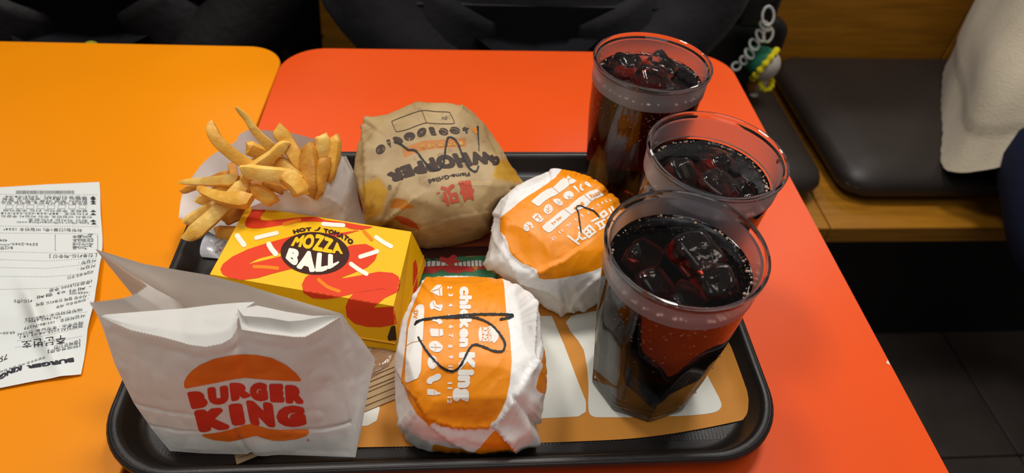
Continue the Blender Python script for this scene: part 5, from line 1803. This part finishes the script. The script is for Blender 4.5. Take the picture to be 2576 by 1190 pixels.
def person(hx, hy, label, coat, trous, wide=1.0, hands_y=0.70, lean=0.05, swing=0.0, reach=False):
    zs = -0.245        # top of the seat
    ps = empty('person', (hx, hy, zs), label, 'person')
    N = {}
    N['pelvis'] = ((hx, hy, zs + 0.11), (0.15 * wide, 0.115))
    N['belly'] = ((hx, hy - lean * 0.5, zs + 0.24), (0.145 * wide, 0.11))
    N['chest'] = ((hx, hy - lean, zs + 0.42), (0.155 * wide, 0.11))
    N['neckbase'] = ((hx, hy - lean, zs + 0.57), 0.065)
    N['neck'] = ((hx, hy - lean - 0.01, zs + 0.64), 0.052)
    N['head'] = ((hx, hy - lean - 0.03, zs + 0.75), (0.075, 0.088))
    N['crown'] = ((hx, hy - lean - 0.025, zs + 0.83), (0.058, 0.066))
    E = [('pelvis', 'belly'), ('belly', 'chest'), ('chest', 'neckbase'), ('neckbase', 'neck'), ('neck', 'head'), ('head', 'crown')]
    J, EJ = {k: N[k] for k in ('pelvis', 'belly', 'chest', 'neckbase')}, [('pelvis', 'belly'), ('belly', 'chest'), ('chest', 'neckbase')]
    Tn, ET = {'pelvis': ((hx, hy, zs + 0.10), (0.158 * wide, 0.125))}, []
    for s, nm in ((-1, 'l'), (1, 'r')):
        N['sh' + nm] = ((hx + s * 0.17, hy - lean, zs + 0.52), 0.058)
        N['el' + nm] = ((hx + s * 0.25, hy - lean - 0.06, zs + 0.25), 0.043)
        N['wr' + nm] = ((hx + s * 0.10, hands_y + 0.06, zs + 0.125), 0.030)
        if reach:          # forearms raised in front of the chest
            N['el' + nm] = ((hx + s * 0.21, hy - 0.20, zs + 0.37), 0.043)
            N['wr' + nm] = ((hx + s * 0.09, hands_y + 0.06, zs + 0.385), 0.030)
        N['pa' + nm] = ((hx + s * 0.075, hands_y, zs + 0.395), (0.036, 0.016)) if reach else ((hx + s * 0.075, hands_y, zs + 0.105), (0.036, 0.016))
        N['hip' + nm] = ((hx + s * 0.09, hy - 0.06, zs + 0.085), 0.088 * (1 if wide > 0.8 else 0.85))
        N['kn' + nm] = ((hx + s * (0.265 if reach else 0.13), hy - 0.43, zs + 0.070), 0.082 if reach else 0.062)
        N['ca' + nm] = ((hx + s * 0.13 + swing * 0.6, hy - 0.41, zs - 0.12), 0.056)
        N['an' + nm] = ((hx + s * 0.13 + swing, hy - 0.40, FZ + 0.10), 0.040)
        N['to' + nm] = ((hx + s * 0.135 + swing, hy - 0.54, FZ + 0.050), (0.036, 0.026))
        E += [('chest', 'sh' + nm), ('sh' + nm, 'el' + nm), ('el' + nm, 'wr' + nm), ('wr' + nm, 'pa' + nm), ('pelvis', 'hip' + nm), ('hip' + nm, 'kn' + nm), ('kn' + nm, 'ca' + nm), ('ca' + nm, 'an' + nm), ('an' + nm, 'to' + nm)]
        px_, py_, pz_ = N['pa' + nm][0]
        for f_ in range(5):
            k1, k2 = 'f%d%s' % (f_, nm), 'g%d%s' % (f_, nm)
            if f_ == 4:      # thumb leaves the side of the palm
                N[k1] = ((px_ - s * 0.036, py_ + 0.012, pz_ + 0.012), 0.010)
                N[k2] = ((px_ - s * 0.046, py_ - 0.016, pz_ + 0.008), 0.008)
            else:
                L_ = (0.036, 0.042, 0.039, 0.030)[f_]
                ox = (f_ - 1.5) * 0.019
                N[k1] = ((px_ + ox * 1.05, py_ - 0.030 - L_ * 0.5, pz_ + 0.004), 0.009)
                N[k2] = ((px_ + ox * 1.1, py_ - 0.030 - L_, pz_ - 0.014), 0.008)
            E += [('pa' + nm, k1), (k1, k2)]
        for k, g in (('sh', 0.020), ('el', 0.026), ('wr', 0.020)):
            J[k + nm] = (N[k + nm][0], N[k + nm][1] + g)
        EJ += [('chest', 'sh' + nm), ('sh' + nm, 'el' + nm), ('el' + nm, 'wr' + nm)]
        for k, g in (('hip', 0.014), ('kn', 0.012), ('ca', 0.014), ('an', 0.018)):
            Tn[k + nm] = (N[k + nm][0], N[k + nm][1] + g)
        ET += [('pelvis', 'hip' + nm), ('hip' + nm, 'kn' + nm), ('kn' + nm, 'ca' + nm), ('ca' + nm, 'an' + nm)]
    skin_mesh('body', N, E, m_skin, ps, 'pelvis')
    J = {k: (v[0], tuple(c + 0.022 for c in v[1]) if isinstance(v[1], tuple) else v[1] + (0.012 if k == 'neckbase' else 0)) for k, v in J.items()}
    J['hem'] = ((hx, hy - 0.01, zs + 0.05), (0.185 * wide, 0.155))
    EJ.append(('hem', 'pelvis'))
    skin_mesh('trousers', Tn, ET, trous, ps, 'pelvis')
    for s in (-1, 1):
        P = np.array([swing * 1.0, 0, 0]) + np.array([(hx + s * 0.13, hy - 0.36, FZ + 0.045), (hx + s * 0.13, hy - 0.42, FZ + 0.050), (hx + s * 0.135, hy - 0.50, FZ + 0.040), (hx + s * 0.135, hy - 0.58, FZ + 0.030)])
        V, F = tube(cr(P, 4), np.interp(np.linspace(0, 1, 13), [0, .1, .4, .8, 1], [.02, .040, .044, .038, .018]), 12)
        V[:, 2] = np.maximum(V[:, 2], FZ + 0.001)
        mk('shoe', V, F, m_shoe, ps)
    # head: hair cap, nose, eyes, mouth
    hc = np.array([hx, hy - lean - 0.03, zs + 0.765])
    d, F = cubesphere(14)
    hairv = d * np.array([0.089, 0.104, 0.112]) + hc + np.array([0, 0.014, 0.012])
    keep = ~((d[:, 1] < -0.35) & (d[:, 2] < 0.45))
    Fk = [tuple(int(i) for i in q) for q in F if keep[q].all()]
    mk('hair', hairv, Fk, m_hair, ps)
    for s in (-1, 1):
        mk('eye', d * 0.011 + hc + np.array([s * 0.030, -0.080, 0.0]), [tuple(int(i) for i in q) for q in F], mat('eye_white', rgb(60, 44, 38), 0.2), ps)
        mk('ear', d * np.array([0.008, 0.018, 0.028]) + hc + np.array([s * 0.080, 0.005, -0.005]), [tuple(int(i) for i in q) for q in F], m_skin, ps)
    mk('nose', d * np.array([0.013, 0.018, 0.024]) + hc + np.array([0, -0.090, -0.024]), [tuple(int(i) for i in q) for q in F], m_skin, ps)
    mk('mouth', d * np.array([0.024, 0.008, 0.007]) + hc + np.array([0, -0.078, -0.058]), [tuple(int(i) for i in q) for q in F], mat('lips', rgb(170, 96, 88), 0.4), ps)
    return ps, J, EJ


ps, J, EJ = person(0.095, 0.955, 'person in a black jacket seated on the bench behind the red table', m_coat, m_trous, 1.15, 0.69, 0.06)
skin_mesh('jacket', J, EJ, m_coat, ps, 'pelvis')
for s in (-1, 1):     # loose skirts of the open jacket
    V, F = tube(cr(np.array([(0.095 + s * 0.10, 0.845, -0.02), (0.095 + s * 0.15, 0.825, -0.11), (0.095 + s * 0.185, 0.83, -0.19)]), 5), [.075] * 11, 14)
    V += 0.008 * np.stack([vnoise(V, 22), vnoise(V + 4, 22), 0 * V[:, 0]], -1)
    mk('jacket_skirt', V, F, m_coat, ps)
ps, J, EJ = person(-0.475, 0.955, 'person in black padded clothing seated on the bench behind the orange table', m_coat2, m_trous, 1.2, 0.69, 0.06)
skin_mesh('jacket', J, EJ, m_coat2, ps, 'pelvis')
for s in (-1, 1):
    V, F = tube(cr(np.array([(-0.475 + s * 0.09, 0.85, -0.02), (-0.475 + s * 0.14, 0.825, -0.11), (-0.475 + s * 0.18, 0.83, -0.19)]), 5), [.08] * 11, 14)
    V += 0.010 * np.stack([vnoise(V, 20), vnoise(V + 4, 20), 0 * V[:, 0]], -1)
    mk('jacket_skirt', V, F, m_coat2, ps)
ps, J, EJ = person(1.035, 0.925, 'person in beige ribbed sweater and navy jeans on the bench at the right edge', m_knit, m_jean, 0.72, 0.60, 0.03, 0.22, True)
J.pop('hem'); J.pop('pelvis'); J.pop('belly')
J['chest'] = ((1.015, 0.90, 0.16), (0.16, 0.12))
skin_mesh('sweater_sleeves', J, [e for e in EJ if 'hem' not in e and 'pelvis' not in e and 'belly' not in e], m_knit, ps, 'chest')
# loose sweater body, folds running down to a ribbed hem
NA = 144
hem = resample(cr(np.array([(0.91, 1.05, -.235), (0.850, 0.95, -.238), (0.795, 0.85, -.238), (0.738, 0.742, -.236), (0.765, 0.695, -.20), (0.84, 0.665, -.128), (0.93, 0.66, -.105), (1.02, 0.665, -.115), (1.12, 0.67, -.110),
                            (1.21, 0.72, -.17), (1.235, 0.82, -.235), (1.21, 0.95, -.238), (1.12, 1.05, -.238), (0.98, 1.065, -.238)]), 8, True), NA)
an = np.linspace(0, 2 * np.pi, NA, endpoint=False) + math.radians(133)
rings = []
for t in np.linspace(0, 1, 44):
    top = np.stack([1.02 + 0.215 * np.cos(an), 0.91 + 0.150 * np.sin(an), np.full(NA, 0.22)], -1)
    e = t ** 0.9
    R = hem * (1 - e) + top * e
    R[:, 2] = hem[:, 2] * (1 - t) + 0.22 * t
    cen = R.mean(0)
    rad = R[:, :2] - cen[:2]
    fold = 0.030 * np.sin(an * 5 + 6.0 * t) * math.sin(math.pi * min(t * 1.4 + 0.1, 1)) + 0.05 * math.exp(-((t - 0.30) / 0.12) ** 2) * np.clip(np.sin(an * 2 + 1.0), 0, 1)
    rib = 0.010 * np.sin(np.arange(NA) * np.pi) * 0 + (0.004 * np.sin(np.arange(NA) * np.pi / 1.5) - 0.015) * (1 if t < 0.14 else 0)
    R[:, :2] = cen[:2] + rad * (1 + fold + rib)[:, None]
    rings.append(R)
V, F = loft(rings, False, True)
mk('sweater', V, F, m_knit, ps)

# ================================================================== handbag with charm
m_hb = mat('black_bag_leather', rgb(20, 19, 19), 0.35, 0.5, bump=('noise', 120, 0.2, 0.001))
hb = empty('handbag', (0.425, 0.965, -0.243), 'black leather handbag with a looped strap on the bench beside the red table', 'handbag')
d, F = cubesphere(22)
q = d / (np.abs(d) ** 5).sum(1)[:, None] ** (1 / 5.0)
V = q * np.array([0.098, 0.060, 0.080]) + np.array([0.405, 0.985, -0.162])
V[:, 0] += 0.006 * vnoise(V, 18)
V[:, 2] = np.maximum(V[:, 2], -0.2395)
mk('bag_body', V, F, m_hb, hb)
V = q * np.array([0.100, 0.020, 0.048]) + np.array([0.405, 0.922, -0.128])
mk('bag_flap', V, F, m_hb, hb)
st = cr(np.array([uny(1768, 22, .92), uny(1800, 14, .92), uny(1850, 8, .92), uny(1880, -20, .95), uny(1860, -90, .98), uny(1790, -80, .98), uny(1755, -20, .95)]), 8)
v, f = tube(st, 0.005, 8)
mk('strap', v, f, m_hb, hb)
st = cr(np.array([uny(1750, 50, .93), uny(1790, 44, .925), uny(1840, 38, .92), uny(1900, 30, .90)]), 6)
v, f = tube(st, 0.006, 8)
mk('strap', v, f, m_hb, hb)
V = q * np.array([0.030, 0.020, 0.034]) + uny(1905, 5, .90)
mk('strap_tab', V, F, m_hb, hb)

YD = 0.86
ch = empty('bag_charm', uny(1905, 238, YD), 'small crocheted doll in green hood with yellow trim, hanging from the black handbag', 'bag charm')
m_link = mat('clear_acrylic', (0.92, 0.90, 0.86, 1), 0.05, trans=0.7, ior=1.45)
links = [(1932, 40, 13, 20, 0), (1925, 65, 9, 14, 60), (1932, 88, 10, 15, -15), (1912, 90, 9, 14, 25), (1897, 112, 9, 13, 20), (1885, 135, 8, 13, 25), (1870, 152, 7, 9, 40), (1852, 167, 9, 9, 0)]
for (lx, ly, ra, rb, ro) in links:
    c = uny(lx, ly, YD)
    k = np.linalg.norm(c - CP) / FPX
    a = np.linspace(0, 2 * np.pi, 20, endpoint=False)
    x, y = ra * np.cos(a) * k, rb * np.sin(a) * k
    cs, sn = math.cos(math.radians(ro)), math.sin(math.radians(ro))
    P = c + (x * cs - y * sn)[:, None] * RC[0] + (x * sn + y * cs)[:, None] * RC[1] + (0.002 * np.sin(a * 1.0 + lx))[:, None] * RC[2]
    v, f = tube(P, 3.2 * k, 7, closed=True)
    mk('chain_link', v, f, m_link, ch)
m_wool_w = mat('white_wool', rgb(200, 190, 178), 0.9, bump=('wave', 160, 0.6, 0.002))
m_wool_g = mat('green_wool', rgb(24, 104, 76), 0.9, bump=('noise', 500, 0.6, 0.002))
m_wool_y = mat('yellow_wool', rgb(226, 206, 20), 0.9, bump=('noise', 500, 0.6, 0.002))
m_wool_b = mat('brown_wool', rgb(140, 80, 22), 0.9, bump=('noise', 500, 0.6, 0.002))
hcx = uny(1922, 162, YD)
k = 1.18 * np.linalg.norm(hcx - CP) / FPX
d, F = cubesphere(14)
mk('head', d * 30 * k + hcx, F, m_wool_w, ch)
ax = RC[0] * -0.74 + RC[1] * 0.62 + RC[2] * 0.12
ax = ax / np.linalg.norm(ax)
hd = d * np.where((d @ ax) > -0.05, 1.0, 0.9)[:, None]
hv = hd * 31 * k + hcx + ax * 2 * k
tip = np.clip(d @ ax, 0, 1) ** 3
hv = hv + ax * (tip * 12 * k)[:, None]
keep = (d @ ax) > -0.12
hood = mk('hood', hv, [tuple(int(i) for i in q_) for q_ in F if keep[q_].all()], m_wool_g, ch)
u1 = np.cross(ax, [0, 0, 1.0]); u1 /= np.linalg.norm(u1)
u2 = np.cross(ax, u1)
a = np.linspace(0, 2 * np.pi, 72, endpoint=False)
P = hcx + ax * (-1 * k) + (np.cos(a)[:, None] * u1 + np.sin(a)[:, None] * u2) * 32 * k
v, f = tube(P, (6.0 + 1.4 * np.sin(a * 14)) * k, 8, closed=True)
mk('hood_trim', v, f, m_wool_y, hood)
for nm, (x, y, rx, ry, mt) in {'torso': (1912, 208, 15, 20, m_wool_w), 'cape': (1893, 212, 11, 18, m_wool_b), 'foot': (1896, 237, 9, 5, m_wool_w)}.items():
    V = d * np.array([rx, rx, ry]) * k + uny(x, y, YD)
    mk(nm, V, F, mt, ch)
c = uny(1927, 208, YD - 0.01)
a = np.linspace(0, 2 * np.pi, 40, endpoint=False)
P = c + (np.cos(a) * 12 * k)[:, None] * RC[0] + (np.sin(a) * 14 * k)[:, None] * RC[1]
v, f = tube(P, (5.0 + 1.0 * np.sin(a * 10)) * k, 8, closed=True)
mk('wool_ring', v, f, m_wool_y, ch)
for (x, y) in ((1938, 178), (1945, 170)):
    mk('eye', d * 2.6 * k + uny(x, y, YD - 0.012), F, m_shoe, ch)
# small yellow tip peeking over the far edge of the orange table
c = uny(230, 119, 0.74)
V = d * np.array([0.009, 0.009, 0.007]) + c
V2 = d * np.array([0.012, 0.012, 0.03]) + c - np.array([0, 0, 0.030])
pm = empty('pompom_charm', c - np.array([0, 0, 0.06]), 'tiny yellow-green knob peeking over the far edge of the orange table', 'charm')
mk('knob', V, F, mat('lime_wool', rgb(150, 150, 20), 0.9), pm)
mk('stem', V2, F, mat('dark_cord', rgb(40, 38, 20), 0.9), pm)
